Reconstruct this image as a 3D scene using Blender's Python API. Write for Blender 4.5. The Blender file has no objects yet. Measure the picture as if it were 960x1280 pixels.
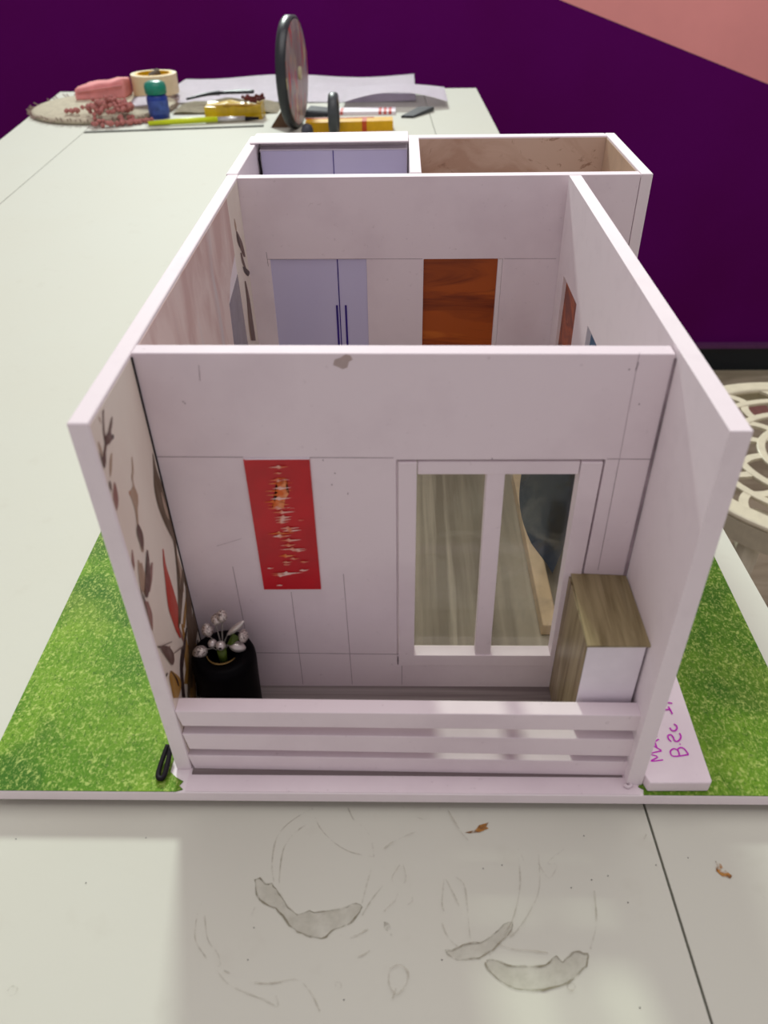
import bpy, bmesh, math, random
from mathutils import Vector
random.seed(7)
S = 0.62            # model units -> metres
SC = bpy.context.scene
C = SC.collection

# ---------------------------------------------------------------- camera
CP = (0.1492, -0.2951, 0.4422); PITCH, YAW, ROLL, FPX = -0.6607, -0.0271, -0.0170, 972.08
cam = bpy.data.cameras.new('camera'); co = bpy.data.objects.new('camera', cam); C.objects.link(co)
F = Vector((math.sin(YAW)*math.cos(PITCH), math.cos(YAW)*math.cos(PITCH), math.sin(PITCH)))
R0 = Vector((math.cos(YAW), -math.sin(YAW), 0)); U0 = R0.cross(F)
R = R0*math.cos(ROLL)+U0*math.sin(ROLL); U = -R0*math.sin(ROLL)+U0*math.cos(ROLL)
from mathutils import Matrix
co.matrix_world = Matrix(((R.x, U.x, -F.x, CP[0]*S), (R.y, U.y, -F.y, CP[1]*S), (R.z, U.z, -F.z, CP[2]*S), (0, 0, 0, 1)))
cam.sensor_fit = 'HORIZONTAL'; cam.sensor_width = 36; cam.lens = FPX/960*36
cam.clip_start = .01; cam.clip_end = 100
cam.dof.use_dof = True; cam.dof.focus_distance = .42; cam.dof.aperture_fstop = 20
SC.camera = co
# ---------------------------------------------------------------- light
w = bpy.data.worlds.new('world'); SC.world = w; w.use_nodes = True
w.node_tree.nodes['Background'].inputs[0].default_value = (1.0, .885, .94, 1)
w.node_tree.nodes['Background'].inputs[1].default_value = .44
sun = bpy.data.lights.new('daylight', 'SUN'); so = bpy.data.objects.new('daylight', sun); C.objects.link(so)
sun.energy = 2.4; sun.angle = math.radians(7); sun.color = (.90, 1.0, .93)
so.rotation_euler = Vector((.19, -1, -.70)).to_track_quat('-Z', 'Y').to_euler()
def area(name, loc, aim, size, sy, e, col):
    a = bpy.data.lights.new(name, 'AREA'); o = bpy.data.objects.new(name, a); C.objects.link(o)
    a.shape = 'RECTANGLE'; a.size = size*S; a.size_y = sy*S; a.energy = e; a.color = col
    o.location = Vector(loc)*S; o.rotation_euler = (Vector(aim)-Vector(loc)).to_track_quat('-Z', 'Y').to_euler()
area('overhead_fill', (.2, .9, 3.2), (.2, .9, 0), 2.6, 2.6, 20, (1.0, .97, .95))  # soft overhead fill, added without a visible lamp
SC.view_settings.view_transform = 'Standard'; SC.view_settings.look = 'None'
SC.view_settings.exposure = 0.0; SC.view_settings.gamma = 1.0; SC.view_settings.use_curve_mapping = False
# ---- traced print, stain and writing outlines (model units, on their own surfaces)
FLORAL=[('brown',[(0.0277,0.2623),(0.0194,0.2602),(0.0159,0.2568),(0.0119,0.251),(0.01,0.2458),(0.0056,0.243),(0.0013,0.2402),(0.0008,0.2381),(0.0018,0.2374),(0.0053,0.2375),(0.0083,0.2412),(0.012,0.2444),(0.0136,0.2499),(0.0173,0.256),(0.0208,0.2594),(0.0284,0.2618)]),('brown',[(0.0263,0.2626),(0.0251,0.2614),(0.0251,0.2591),(0.0259,0.2587),(0.0281,0.2598),(0.0271,0.2621)]),('tan',[(0.012,0.2627),(0.0111,0.2597),(0.0124,0.2551),(0.0131,0.2547),(0.0128,0.2587),(0.0127,0.2623)]),('brown',[(0.0221,0.2613),(0.0185,0.2616),(0.0169,0.2612),(0.0176,0.2608),(0.0202,0.2606),(0.0229,0.2609)]),('brown',[(0.0255,0.2509),(0.0206,0.2493),(0.017,0.2478),(0.0115,0.2476),(0.0107,0.2454),(0.0107,0.2444),(0.0117,0.2437),(0.015,0.2427),(0.0193,0.2426),(0.0199,0.2461),(0.0232,0.2478),(0.0262,0.2505)]),('dark',[(0.021,0.2437),(0.016,0.2447),(0.0151,0.2439),(0.0169,0.2427),(0.0211,0.2415),(0.0221,0.243)]),('tan',[(0.004,0.2505),(0.0031,0.2474),(0.0039,0.2431),(0.0049,0.2425),(0.0054,0.2459),(0.005,0.2499)]),('brown',[(0.0008,0.248),(0.0004,0.2445),(-0.0009,0.2407),(0.0007,0.2382),(0.002,0.2373),(0.0038,0.2375),(0.0031,0.2428),(0.0017,0.2474)]),('tan',[(0.0144,0.2376),(0.0101,0.2361),(0.0071,0.2324),(0.0054,0.2296),(0.0061,0.2292),(0.0092,0.2309),(0.0129,0.2342),(0.0151,0.2372)]),('rose',[(0.0082,0.2246),(0.0039,0.2218),(0.001,0.2168),(-0.0001,0.2125),(0.001,0.2117),(0.0059,0.2131),(0.0088,0.2181),(0.0093,0.2239)]),('dark',[(-0.0022,0.2282),(-0.0023,0.2233),(-0.0014,0.2156),(-0.002,0.2088),(-0.0009,0.2079),(0.0006,0.214),(0.0008,0.221),(-0.0009,0.2273)]),('brown',[(0.0033,0.2291),(0.0018,0.2273),(0.0011,0.2238),(0.0018,0.2233),(0.0038,0.2258),(0.004,0.2286)]),('tan',[(0.0358,0.2208),(0.0322,0.2149),(0.029,0.2129),(0.0281,0.2082),(0.0227,0.2079),(0.0223,0.2028),(0.0227,0.197),(0.0211,0.1915),(0.0199,0.188),(0.0215,0.1867),(0.0231,0.1899),(0.0259,0.1945),(0.0295,0.1973),(0.0307,0.2019),(0.0297,0.2071),(0.031,0.2115),(0.0339,0.2137),(0.0367,0.2203)]),('orange',[(0.0222,0.2093),(0.0212,0.2079),(0.0233,0.2009),(0.0229,0.1957),(0.0245,0.1944),(0.0282,0.1972),(0.0312,0.2005),(0.0254,0.2069)]),('brown',[(0.02,0.189),(0.0168,0.1859),(0.0168,0.1802),(0.0174,0.1738),(0.0186,0.1728),(0.0216,0.1761),(0.0233,0.1806),(0.0216,0.1877)]),('rose',[(0.0059,0.1836),(0.0008,0.1778),(-0.002,0.1728),(-0.0009,0.1718),(0.0041,0.1748),(0.0067,0.183)]),('tan',[(0.009,0.174),(0.0059,0.1685),(0.0035,0.1623),(0.0029,0.1567),(0.0108,0.1492),(0.0121,0.1542),(0.0121,0.1628),(0.0098,0.1733)]),('brown',[(0.0231,0.1689),(0.0166,0.1637),(0.011,0.159),(0.0052,0.1545),(0.0108,0.1492),(0.0158,0.1545),(0.0203,0.1604),(0.0239,0.1682)]),('rose',[(0.0248,0.1582),(0.0168,0.1561),(0.0097,0.1527),(0.0134,0.1493),(0.0206,0.1527),(0.0256,0.1575)]),('olive',[(0.0646,0.2038),(0.06,0.1955),(0.055,0.1876),(0.0536,0.1767),(0.0558,0.164),(0.0594,0.1522),(0.063,0.1414),(0.0609,0.1324),(0.0574,0.1217),(0.0505,0.1111),(0.0531,0.1087),(0.0601,0.1193),(0.0635,0.1301),(0.0672,0.1378),(0.0709,0.1428),(0.0733,0.1501),(0.0717,0.163),(0.0677,0.1783),(0.0649,0.1922),(0.0656,0.2032)]),('tan',[(0.0626,0.1784),(0.0612,0.1685),(0.0623,0.1614),(0.0641,0.1574),(0.0646,0.157),(0.0649,0.1594),(0.0652,0.1654),(0.0636,0.1777)]),('olive',[(0.0738,0.1198),(0.0675,0.114),(0.0646,0.1065),(0.0651,0.0957),(0.0766,0.0846),(0.0772,0.0948),(0.0765,0.1058),(0.0755,0.1183)]),('tan',[(0.0627,0.1308),(0.0603,0.119),(0.0549,0.1069),(0.0592,0.1028),(0.0646,0.1151),(0.0638,0.1299)]),('red',[(0.0445,0.1512),(0.0398,0.1437),(0.0369,0.1355),(0.0331,0.1262),(0.0306,0.1172),(0.0311,0.1067),(0.0323,0.0967),(0.0347,0.0872),(0.0364,0.0853),(0.0369,0.0919),(0.0415,0.096),(0.0444,0.1035),(0.0445,0.1153),(0.0436,0.1292),(0.0432,0.1407),(0.0456,0.1502)]),('rose',[(0.0361,0.0981),(0.0361,0.0909),(0.0389,0.078),(0.0401,0.0767),(0.0397,0.0872),(0.0378,0.0962)]),('olive',[(0.064,0.14),(0.0576,0.1246),(0.0503,0.1113),(0.0363,0.0944),(0.038,0.0925),(0.0534,0.1084),(0.0601,0.1224),(0.0652,0.139)]),('olive',[(0.072,0.1185),(0.0591,0.1132),(0.0475,0.1039),(0.0396,0.0944),(0.0414,0.0926),(0.0517,0.0997),(0.0642,0.1085),(0.0739,0.1167)]),('olive',[(0.0736,0.117),(0.0642,0.1016),(0.053,0.0859),(0.0436,0.0682),(0.0309,0.0443),(0.0333,0.0413),(0.0499,0.0613),(0.0621,0.0766),(0.0709,0.0952),(0.0756,0.1153)]),('olive',[(0.0724,0.0792),(0.0576,0.0757),(0.0471,0.0682),(0.0354,0.0584),(0.0215,0.0459),(0.025,0.0415),(0.0403,0.0527),(0.0536,0.0611),(0.0657,0.0673),(0.0745,0.0772)]),('olive',[(0.0773,0.0688),(0.0647,0.0684),(0.0552,0.0631),(0.0423,0.0544),(0.0442,0.0522),(0.0592,0.0588),(0.0702,0.0626),(0.0787,0.0673)]),('olive',[(0.0741,0.1063),(0.0709,0.0916),(0.0721,0.0758),(0.0745,0.0542),(0.0767,0.052),(0.0764,0.0716),(0.0758,0.087),(0.0755,0.1051)]),('ochre',[(0.0432,0.0907),(0.0395,0.0801),(0.0339,0.0678),(0.0283,0.0513),(0.0255,0.0408),(0.0304,0.0348),(0.0356,0.0425),(0.0424,0.0581),(0.045,0.0742),(0.045,0.0888)]),('ochre',[(0.0527,0.0697),(0.043,0.0689),(0.0346,0.0632),(0.0231,0.0576),(0.0277,0.052),(0.0408,0.0562),(0.0506,0.0606),(0.0546,0.0676)]),('ochre',[(0.0581,0.062),(0.0497,0.0596),(0.0406,0.0544),(0.0315,0.0435),(0.0291,0.0363),(0.0353,0.0286),(0.0389,0.0345),(0.0482,0.0456),(0.0563,0.0523),(0.0601,0.0598)]),('ochre',[(0.0675,0.0984),(0.0542,0.0937),(0.0434,0.0869),(0.0465,0.0837),(0.058,0.0899),(0.0689,0.0972)]),('dark',[(0.0336,0.0792),(0.025,0.0742),(0.0196,0.0656),(0.0147,0.0544),(0.0192,0.0488),(0.0241,0.0602),(0.029,0.0696),(0.0354,0.0773)]),('dark',[(0.0486,0.0814),(0.0357,0.077),(0.0251,0.0703),(0.028,0.067),(0.0393,0.073),(0.0499,0.0801)]),('dark',[(0.0613,0.0566),(0.0531,0.0499),(0.0431,0.0395),(0.0374,0.0281),(0.0413,0.0233),(0.0483,0.0333),(0.0585,0.0439),(0.0626,0.0552)]),('brown',[(-0.0009,0.1164),(0.0033,0.1143),(0.0058,0.1066),(0.0096,0.0954),(0.0124,0.0878),(0.0145,0.0854),(0.018,0.0859),(0.0192,0.0917),(0.0133,0.1034),(0.0005,0.1149)]),('brown',[(-0.0005,0.1169),(0.0101,0.1078),(0.021,0.0988),(0.0226,0.097),(0.0121,0.1055),(0.0009,0.1153)]),('brown',[(0.0173,0.0919),(0.0286,0.0838),(0.0375,0.0777),(0.0387,0.0764),(0.0309,0.0813),(0.0189,0.0901)]),('rose',[(0.0174,0.0988),(0.0131,0.0984),(0.011,0.0965),(0.0125,0.0947),(0.0162,0.0949),(0.0185,0.0977)]),('ochre',[(0.0093,0.086),(0.0054,0.0843),(0.0042,0.0767),(0.003,0.069),(0.0092,0.0612),(0.017,0.0612),(0.0192,0.0679),(0.0114,0.0836)]),('dark',[(0.004,0.0904),(-0.0026,0.0913),(-0.003,0.0855),(-0.0025,0.0777),(-0.0011,0.0759),(-0.0015,0.0837),(-0.0007,0.0889),(0.0055,0.0887)]),('dark',[(0.0091,0.0863),(0.0127,0.0757),(0.0136,0.0671),(0.0153,0.0651),(0.0149,0.0731),(0.0101,0.0851)]),('rose',[(0.0025,0.1797),(-0.0012,0.1758),(-0.0017,0.1721),(-0.0006,0.1711),(0.0017,0.1731),(0.0037,0.1787)]),('tan',[(0.0178,0.1884),(0.0171,0.1818),(0.0164,0.1732),(0.0183,0.1715),(0.0228,0.177),(0.0229,0.1843)]),('brown',[(0.0223,0.169),(0.0154,0.1626),(0.0083,0.1574),(0.0044,0.1513),(0.0069,0.1489),(0.0147,0.1515),(0.0199,0.1585),(0.0236,0.1679)]),('rose',[(0.0248,0.1581),(0.0159,0.1543),(0.0091,0.1509),(0.0122,0.1478),(0.0198,0.1507),(0.0261,0.1569)]),('tan',[(0.0112,0.1702),(0.0074,0.1622),(0.0044,0.1533),(0.0075,0.1503),(0.0117,0.1582),(0.0125,0.169)]),('rose',[(0.0019,0.1509),(0.0017,0.142),(-0.0001,0.1335),(-0.001,0.1282),(0.0002,0.1269),(0.0036,0.1296),(0.0073,0.1363),(0.0068,0.146)]),('dark',[(-0.0004,0.1675),(0.0003,0.1582),(0.0025,0.1503),(0.0037,0.1491),(0.0027,0.1559),(0.0008,0.1664)]),('brown',[(-0.0013,0.153),(-0.0007,0.1464),(-0.001,0.1407),(0.0002,0.1394),(0.0023,0.1434),(0.0023,0.1494)])]
FLORAL_BACK=[('brown',[(0.3649,0.2285),(0.3639,0.2205),(0.3728,0.2102),(0.3818,0.2008),(0.3891,0.1982),(0.3871,0.2052),(0.3824,0.2143),(0.3694,0.227)]),('dark',[(0.3656,0.2259),(0.3666,0.222),(0.3698,0.2137),(0.3744,0.2121),(0.3734,0.2197),(0.3701,0.2244)]),('brown',[(0.37,0.2087),(0.371,0.2009),(0.3776,0.1922),(0.3848,0.1895),(0.3805,0.1974),(0.3747,0.207)]),('dark',[(0.3713,0.1958),(0.3754,0.1897),(0.3865,0.1818),(0.3915,0.1799),(0.3977,0.1813),(0.3784,0.1931)]),('tan',[(0.3641,0.2393),(0.3624,0.234),(0.3652,0.2272),(0.3675,0.2265),(0.3691,0.2318),(0.3663,0.2386)]),('brown',[(0.3713,0.183),(0.3698,0.168),(0.366,0.1481),(0.3662,0.1285),(0.3839,0.1201),(0.3833,0.1404),(0.382,0.1629),(0.3761,0.1811)]),('tan',[(0.371,0.1675),(0.3614,0.1447),(0.3625,0.1303),(0.3826,0.1207),(0.3811,0.1357),(0.3758,0.1655)])]
STAIN_FILLS=[[(0.062,-0.0646),(0.0649,-0.0633),(0.069,-0.0669),(0.0726,-0.0669),(0.0754,-0.0704),(0.0795,-0.0751),(0.0837,-0.0804),(0.0899,-0.0848),(0.0966,-0.0818),(0.0991,-0.0834),(0.1105,-0.0817),(0.1185,-0.08),(0.1231,-0.0777),(0.1267,-0.0804),(0.1235,-0.0861),(0.1195,-0.0894),(0.1146,-0.0917),(0.1102,-0.0935),(0.107,-0.0972),(0.1014,-0.0973),(0.0968,-0.0962),(0.0909,-0.0941),(0.086,-0.0909),(0.0808,-0.0854),(0.0768,-0.0814),(0.0731,-0.0798),(0.0668,-0.0764),(0.0636,-0.0706)],[(0.1959,-0.1088),(0.2004,-0.1078),(0.2078,-0.1101),(0.2153,-0.1113),(0.2251,-0.1112),(0.2309,-0.1085),(0.2347,-0.1057),(0.2375,-0.1084),(0.2424,-0.1052),(0.245,-0.1031),(0.2503,-0.1041),(0.2527,-0.1051),(0.2502,-0.1103),(0.2452,-0.1144),(0.2425,-0.1174),(0.2345,-0.1204),(0.2256,-0.1225),(0.215,-0.1226),(0.2067,-0.1208),(0.2006,-0.1169),(0.1966,-0.1129)],[(0.1742,-0.1035),(0.181,-0.1022),(0.1867,-0.0996),(0.1934,-0.0991),(0.2005,-0.0951),(0.2078,-0.0889),(0.2129,-0.088),(0.2115,-0.0924),(0.2045,-0.0994),(0.1962,-0.1053),(0.1883,-0.1079),(0.1806,-0.108),(0.1752,-0.1056)]]
STAIN_LINES=[[(0.0928,-0.027),(0.0834,-0.0338),(0.0771,-0.0444),(0.0764,-0.0596),(0.0776,-0.0692),(0.0823,-0.0785),(0.09,-0.0853)],[(0.092,-0.0173),(0.0777,-0.0285),(0.0715,-0.0392),(0.071,-0.0546),(0.0736,-0.0657)],[(0.092,-0.0173),(0.0982,-0.031),(0.109,-0.0415),(0.1192,-0.0471),(0.1328,-0.0498)],[(0.1152,-0.0171),(0.1194,-0.0254),(0.1273,-0.0321),(0.1314,-0.0413),(0.1328,-0.0498)],[(0.1313,-0.0578),(0.1286,-0.0687),(0.1266,-0.0781)],[(0.1387,-0.0674),(0.1323,-0.0757),(0.1269,-0.0849)],[(0.0332,-0.079),(0.0318,-0.0836),(0.0331,-0.098),(0.0385,-0.1054),(0.0453,-0.1116),(0.0499,-0.1125),(0.0476,-0.1064),(0.0406,-0.099),(0.0362,-0.0859)],[(0.0481,-0.1146),(0.0559,-0.1215),(0.0675,-0.1263),(0.0764,-0.1291),(0.0843,-0.1324),(0.0826,-0.1271)],[(0.0526,-0.1151),(0.0665,-0.1204),(0.0797,-0.1212),(0.0924,-0.1191),(0.1006,-0.1249),(0.1067,-0.1344)],[(0.1139,-0.122),(0.1144,-0.1206),(0.1161,-0.1204),(0.1173,-0.1218),(0.1165,-0.1234),(0.1148,-0.1234),(0.1139,-0.122)],[(0.1255,-0.1076),(0.1288,-0.1061),(0.132,-0.104)],[(0.0634,-0.0856),(0.0646,-0.081)],[(0.1149,-0.0961),(0.1217,-0.0971),(0.1306,-0.0926)],[(-0.062,-0.1268),(-0.0608,-0.1244),(-0.0572,-0.1252),(-0.0575,-0.1283),(-0.0602,-0.1291)],[(0.1726,-0.0889),(0.1757,-0.0965),(0.181,-0.1017)],[(0.1749,-0.0635),(0.1731,-0.0776),(0.1741,-0.0822)],[(0.1761,-0.0635),(0.1814,-0.0752),(0.1848,-0.0843)],[(0.1821,-0.0622),(0.1866,-0.0669),(0.1876,-0.0798),(0.188,-0.0974)],[(0.2206,-0.0482),(0.2198,-0.0654),(0.2141,-0.084),(0.2072,-0.0951)],[(0.2335,-0.043),(0.2308,-0.0677),(0.2235,-0.0816),(0.2155,-0.0917),(0.2105,-0.0961)],[(0.2211,-0.0444),(0.2238,-0.0519)],[(0.2321,-0.0531),(0.2372,-0.0624),(0.2432,-0.0542),(0.2376,-0.0531),(0.2492,-0.0441)],[(0.2625,-0.0697),(0.2601,-0.088),(0.254,-0.102)],[(0.2023,-0.0994),(0.2109,-0.1025),(0.2218,-0.1034),(0.2305,-0.1043)],[(0.1388,-0.0451),(0.1437,-0.0412),(0.1537,-0.0359),(0.1612,-0.0331)],[(0.1487,-0.0551),(0.1439,-0.0638),(0.1487,-0.069),(0.1523,-0.0637),(0.1506,-0.0551)],[(0.1395,-0.083),(0.1464,-0.0756),(0.1487,-0.0697),(0.1562,-0.0755),(0.1533,-0.079)],[(0.1433,-0.1135),(0.1487,-0.1114),(0.1531,-0.1154),(0.1519,-0.1214),(0.1466,-0.1263),(0.1427,-0.1205),(0.1433,-0.1135)],[(0.15,-0.0168),(0.1626,-0.0255),(0.1716,-0.0227),(0.1744,-0.0166)],[(0.1794,-0.0193),(0.1862,-0.0329),(0.1908,-0.0395)],[(0.2979,-0.0393),(0.3015,-0.0345)],[(0.1977,-0.1061),(0.2045,-0.0994),(0.2119,-0.0933)],[(0.2379,-0.1214),(0.2393,-0.1198),(0.2414,-0.1198),(0.2422,-0.1213),(0.2408,-0.1231),(0.2387,-0.1231),(0.2379,-0.1214)],[(0.3592,-0.0723),(0.3609,-0.0738)],[(0.1466,-0.1234),(0.1449,-0.1283)]]
SPOTS=[[(0.1895,-0.0334),(0.1958,-0.0318),(0.1986,-0.0285),(0.2048,-0.0265),(0.203,-0.0295),(0.2044,-0.0306),(0.1987,-0.0331),(0.1924,-0.0339)],[(0.3391,-0.0503),(0.3419,-0.0521),(0.3427,-0.0555),(0.3462,-0.0594),(0.3447,-0.0611),(0.3404,-0.0599),(0.3377,-0.0565)],[(0.1396,-0.0881),(0.1423,-0.0888),(0.1437,-0.0918),(0.1442,-0.0962),(0.1424,-0.0947),(0.1396,-0.0914)]]
SPECKS=[(0.2625,-0.0626),(0.2496,-0.0675),(0.2103,-0.0541),(0.2809,-0.0758),(0.3029,-0.0532),(0.1988,-0.0564),(0.3234,-0.0485),(0.2631,-0.0349),(0.1718,-0.1081),(0.2746,-0.1305),(0.2727,-0.0601),(0.0656,-0.0922),(0.0648,-0.1093),(-0.0102,-0.0387),(-0.0918,-0.0402),(-0.0388,-0.0675),(0.119,-0.1286)]
PAINT=[('o',[(0.0784,0.1852),(0.0837,0.1849),(0.0841,0.1793),(0.0827,0.1757),(0.0843,0.1742),(0.0814,0.1692),(0.0803,0.1632),(0.0732,0.1625),(0.0755,0.1677),(0.0778,0.1735),(0.0778,0.1793)]),('w',[(0.074,0.1925),(0.0787,0.1932),(0.0802,0.1942),(0.0812,0.1932),(0.086,0.1933),(0.0816,0.1921),(0.0802,0.1915),(0.0789,0.1923)]),('w',[(0.0764,0.1883),(0.0781,0.1888),(0.0795,0.1893),(0.0806,0.1888),(0.0816,0.1891),(0.081,0.1883),(0.0796,0.188),(0.0783,0.1883)]),('w',[(0.0736,0.1834),(0.0772,0.1842),(0.0786,0.1852),(0.0797,0.1841),(0.0858,0.1842),(0.08,0.1831),(0.0786,0.1824),(0.0773,0.1832)]),('o',[(0.0722,0.1809),(0.0771,0.1817),(0.0785,0.1827),(0.0796,0.1816),(0.0873,0.1817),(0.0799,0.1805),(0.0785,0.1799),(0.0772,0.1807)]),('w',[(0.0747,0.1777),(0.0781,0.1785),(0.0796,0.1796),(0.0806,0.1785),(0.0864,0.1786),(0.081,0.1774),(0.0795,0.1767),(0.0782,0.1775)]),('o',[(0.0699,0.1756),(0.077,0.1764),(0.0785,0.1774),(0.0796,0.1763),(0.0872,0.1764),(0.0799,0.1752),(0.0785,0.1746),(0.0771,0.1754)]),('o',[(0.0707,0.1727),(0.0764,0.1735),(0.0779,0.1745),(0.079,0.1734),(0.0848,0.1735),(0.0793,0.1723),(0.0779,0.1717),(0.0766,0.1725)]),('w',[(0.0728,0.1702),(0.0767,0.171),(0.0782,0.1721),(0.0793,0.171),(0.0858,0.1711),(0.0796,0.1698),(0.0782,0.1692),(0.0768,0.17)]),('o',[(0.0684,0.1676),(0.0731,0.1684),(0.0746,0.1695),(0.0757,0.1683),(0.0832,0.1684),(0.0761,0.1672),(0.0746,0.1665),(0.0732,0.1674)]),('o',[(0.0699,0.1653),(0.0757,0.1662),(0.0772,0.1673),(0.0783,0.1661),(0.0842,0.1662),(0.0786,0.165),(0.0772,0.1643),(0.0758,0.1651)]),('w',[(0.0703,0.1631),(0.075,0.164),(0.0766,0.165),(0.0776,0.1639),(0.0852,0.164),(0.078,0.1627),(0.0765,0.1621),(0.0752,0.1629)]),('w',[(0.073,0.1601),(0.0774,0.161),(0.079,0.1621),(0.08,0.1609),(0.0873,0.161),(0.0804,0.1598),(0.0789,0.1591),(0.0776,0.1599)]),('w',[(0.0738,0.1563),(0.078,0.1572),(0.0795,0.1583),(0.0806,0.1571),(0.0846,0.1572),(0.081,0.156),(0.0795,0.1553),(0.0781,0.1562)]),('w',[(0.0742,0.1544),(0.0768,0.1552),(0.0783,0.1562),(0.0794,0.1551),(0.0844,0.1553),(0.0798,0.154),(0.0783,0.1534),(0.0769,0.1542)]),('w',[(0.0746,0.1525),(0.0764,0.1533),(0.0779,0.1541),(0.079,0.1532),(0.0831,0.1534),(0.0794,0.1523),(0.0779,0.1518),(0.0766,0.1524)]),('w',[(0.0765,0.1479),(0.08,0.1488),(0.0815,0.1499),(0.0826,0.1487),(0.0887,0.1488),(0.083,0.1475),(0.0815,0.1468),(0.0801,0.1477)]),('w',[(0.0776,0.146),(0.081,0.147),(0.0826,0.1481),(0.0837,0.1469),(0.0897,0.147),(0.0841,0.1457),(0.0826,0.145),(0.0812,0.1458)]),('o',[(0.0682,0.1435),(0.0742,0.1445),(0.0757,0.1456),(0.0768,0.1444),(0.0859,0.1445),(0.0772,0.1432),(0.0757,0.1425),(0.0743,0.1433)]),('w',[(0.0711,0.1416),(0.0746,0.1426),(0.0761,0.1437),(0.0772,0.1425),(0.0833,0.1426),(0.0776,0.1413),(0.0761,0.1406),(0.0747,0.1414)]),('w',[(0.0756,0.1385),(0.0797,0.1394),(0.0813,0.1405),(0.0824,0.1393),(0.0892,0.1394),(0.0828,0.1381),(0.0812,0.1374),(0.0798,0.1383)]),('w',[(0.0753,0.1345),(0.079,0.1354),(0.0806,0.1364),(0.0817,0.1353),(0.0852,0.1355),(0.0821,0.1342),(0.0806,0.1336),(0.0792,0.1344)]),('w',[(0.0743,0.1313),(0.0814,0.1322),(0.083,0.1334),(0.0841,0.1321),(0.0917,0.1322),(0.0845,0.1309),(0.083,0.1302),(0.0816,0.1311)]),('w',[(0.0822,0.1301),(0.0844,0.131),(0.0859,0.1319),(0.0871,0.1309),(0.0916,0.1311),(0.0875,0.1299),(0.086,0.1293),(0.0846,0.13)]),('o',[(0.0734,0.1256),(0.0763,0.1265),(0.0779,0.1276),(0.079,0.1264),(0.0844,0.1265),(0.0794,0.1252),(0.0779,0.1245),(0.0764,0.1254)]),('w',[(0.0804,0.1236),(0.0812,0.1243),(0.0827,0.1249),(0.0839,0.1242),(0.0867,0.1246),(0.0844,0.1235),(0.0828,0.1231),(0.0814,0.1236)]),('w',[(0.0752,0.1206),(0.0762,0.1213),(0.0778,0.122),(0.079,0.1213),(0.0821,0.1216),(0.0794,0.1205),(0.0778,0.1201),(0.0764,0.1206)]),('w',[(0.0865,0.1209),(0.0871,0.1216),(0.0886,0.1222),(0.0898,0.1216),(0.0925,0.1219),(0.0903,0.1209),(0.0887,0.1205),(0.0873,0.121)]),('w',[(0.0762,0.1186),(0.0761,0.1192),(0.0777,0.1196),(0.0789,0.1191),(0.0807,0.1196),(0.0793,0.1187),(0.0778,0.1184),(0.0763,0.1187)]),('w',[(0.0667,0.1113),(0.0757,0.1123),(0.0773,0.1135),(0.0785,0.1122),(0.0883,0.1124),(0.0789,0.1109),(0.0773,0.1102),(0.0759,0.1111)]),('w',[(0.0678,0.1098),(0.0715,0.1108),(0.0731,0.112),(0.0742,0.1107),(0.0806,0.1108),(0.0746,0.1094),(0.073,0.1086),(0.0716,0.1096)]),('w',[(0.0853,0.1139),(0.0862,0.1146),(0.0877,0.1153),(0.0889,0.1146),(0.092,0.1149),(0.0894,0.1138),(0.0878,0.1134),(0.0864,0.1139)]),('w',[(0.0659,0.1156),(0.0655,0.1161),(0.067,0.1165),(0.0683,0.1161),(0.0698,0.1166),(0.0687,0.1157),(0.0672,0.1154),(0.0657,0.1157)]),('w',[(0.0851,0.1631),(0.0835,0.1634),(0.085,0.1635),(0.0861,0.1634),(0.0861,0.164),(0.0866,0.1633),(0.0852,0.1633),(0.0838,0.1634)]),('w',[(0.0891,0.1541),(0.0882,0.1545),(0.0896,0.1547),(0.0908,0.1545),(0.0916,0.155),(0.0913,0.1542),(0.0898,0.1541),(0.0884,0.1543)]),('w',[(0.0695,0.101),(0.0705,0.1015),(0.0721,0.102),(0.0733,0.1015),(0.0734,0.102),(0.0738,0.1011),(0.0722,0.1008),(0.0707,0.1011)])]
WRITING=[[(0.3168,0.0027),(0.3087,0.0017),(0.3138,0.0049),(0.3094,0.0071),(0.3175,0.0093)],[(0.3175,0.0097),(0.3129,0.0143),(0.3181,0.0183)],[(0.3151,0.0117),(0.3149,0.0158)],[(0.3174,0.0207),(0.3166,0.0199)],[(0.3339,0.0066),(0.3241,0.0053),(0.3228,0.0083),(0.3244,0.0104),(0.3266,0.0109),(0.3281,0.0092),(0.328,0.0062)],[(0.3274,0.0096),(0.3293,0.0115),(0.3314,0.0117),(0.3329,0.01),(0.3339,0.0066)],[(0.331,0.0147),(0.3304,0.0142)],[(0.3256,0.0163),(0.3244,0.0183),(0.3246,0.0208),(0.3267,0.0217),(0.3277,0.0199),(0.3279,0.0173),(0.3294,0.0165),(0.3316,0.018),(0.3329,0.0204),(0.3327,0.023)],[(0.3309,0.0302),(0.3322,0.029),(0.3322,0.0269),(0.3308,0.0251),(0.3288,0.0247),(0.3277,0.0261),(0.3278,0.0272)],[(0.3277,0.0416),(0.3322,0.0422)],[(0.3312,0.0445),(0.3319,0.0407),(0.3322,0.0381)],[(0.3304,0.0478),(0.3326,0.0476),(0.3346,0.047)]]
WALL_BLOT=[(0.1152,0.2588),(0.1186,0.2601),(0.1211,0.2618),(0.1235,0.2611),(0.1245,0.2588),(0.1225,0.2576),(0.1216,0.2543),(0.1191,0.2534),(0.1167,0.2547),(0.1143,0.2558)]
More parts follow.
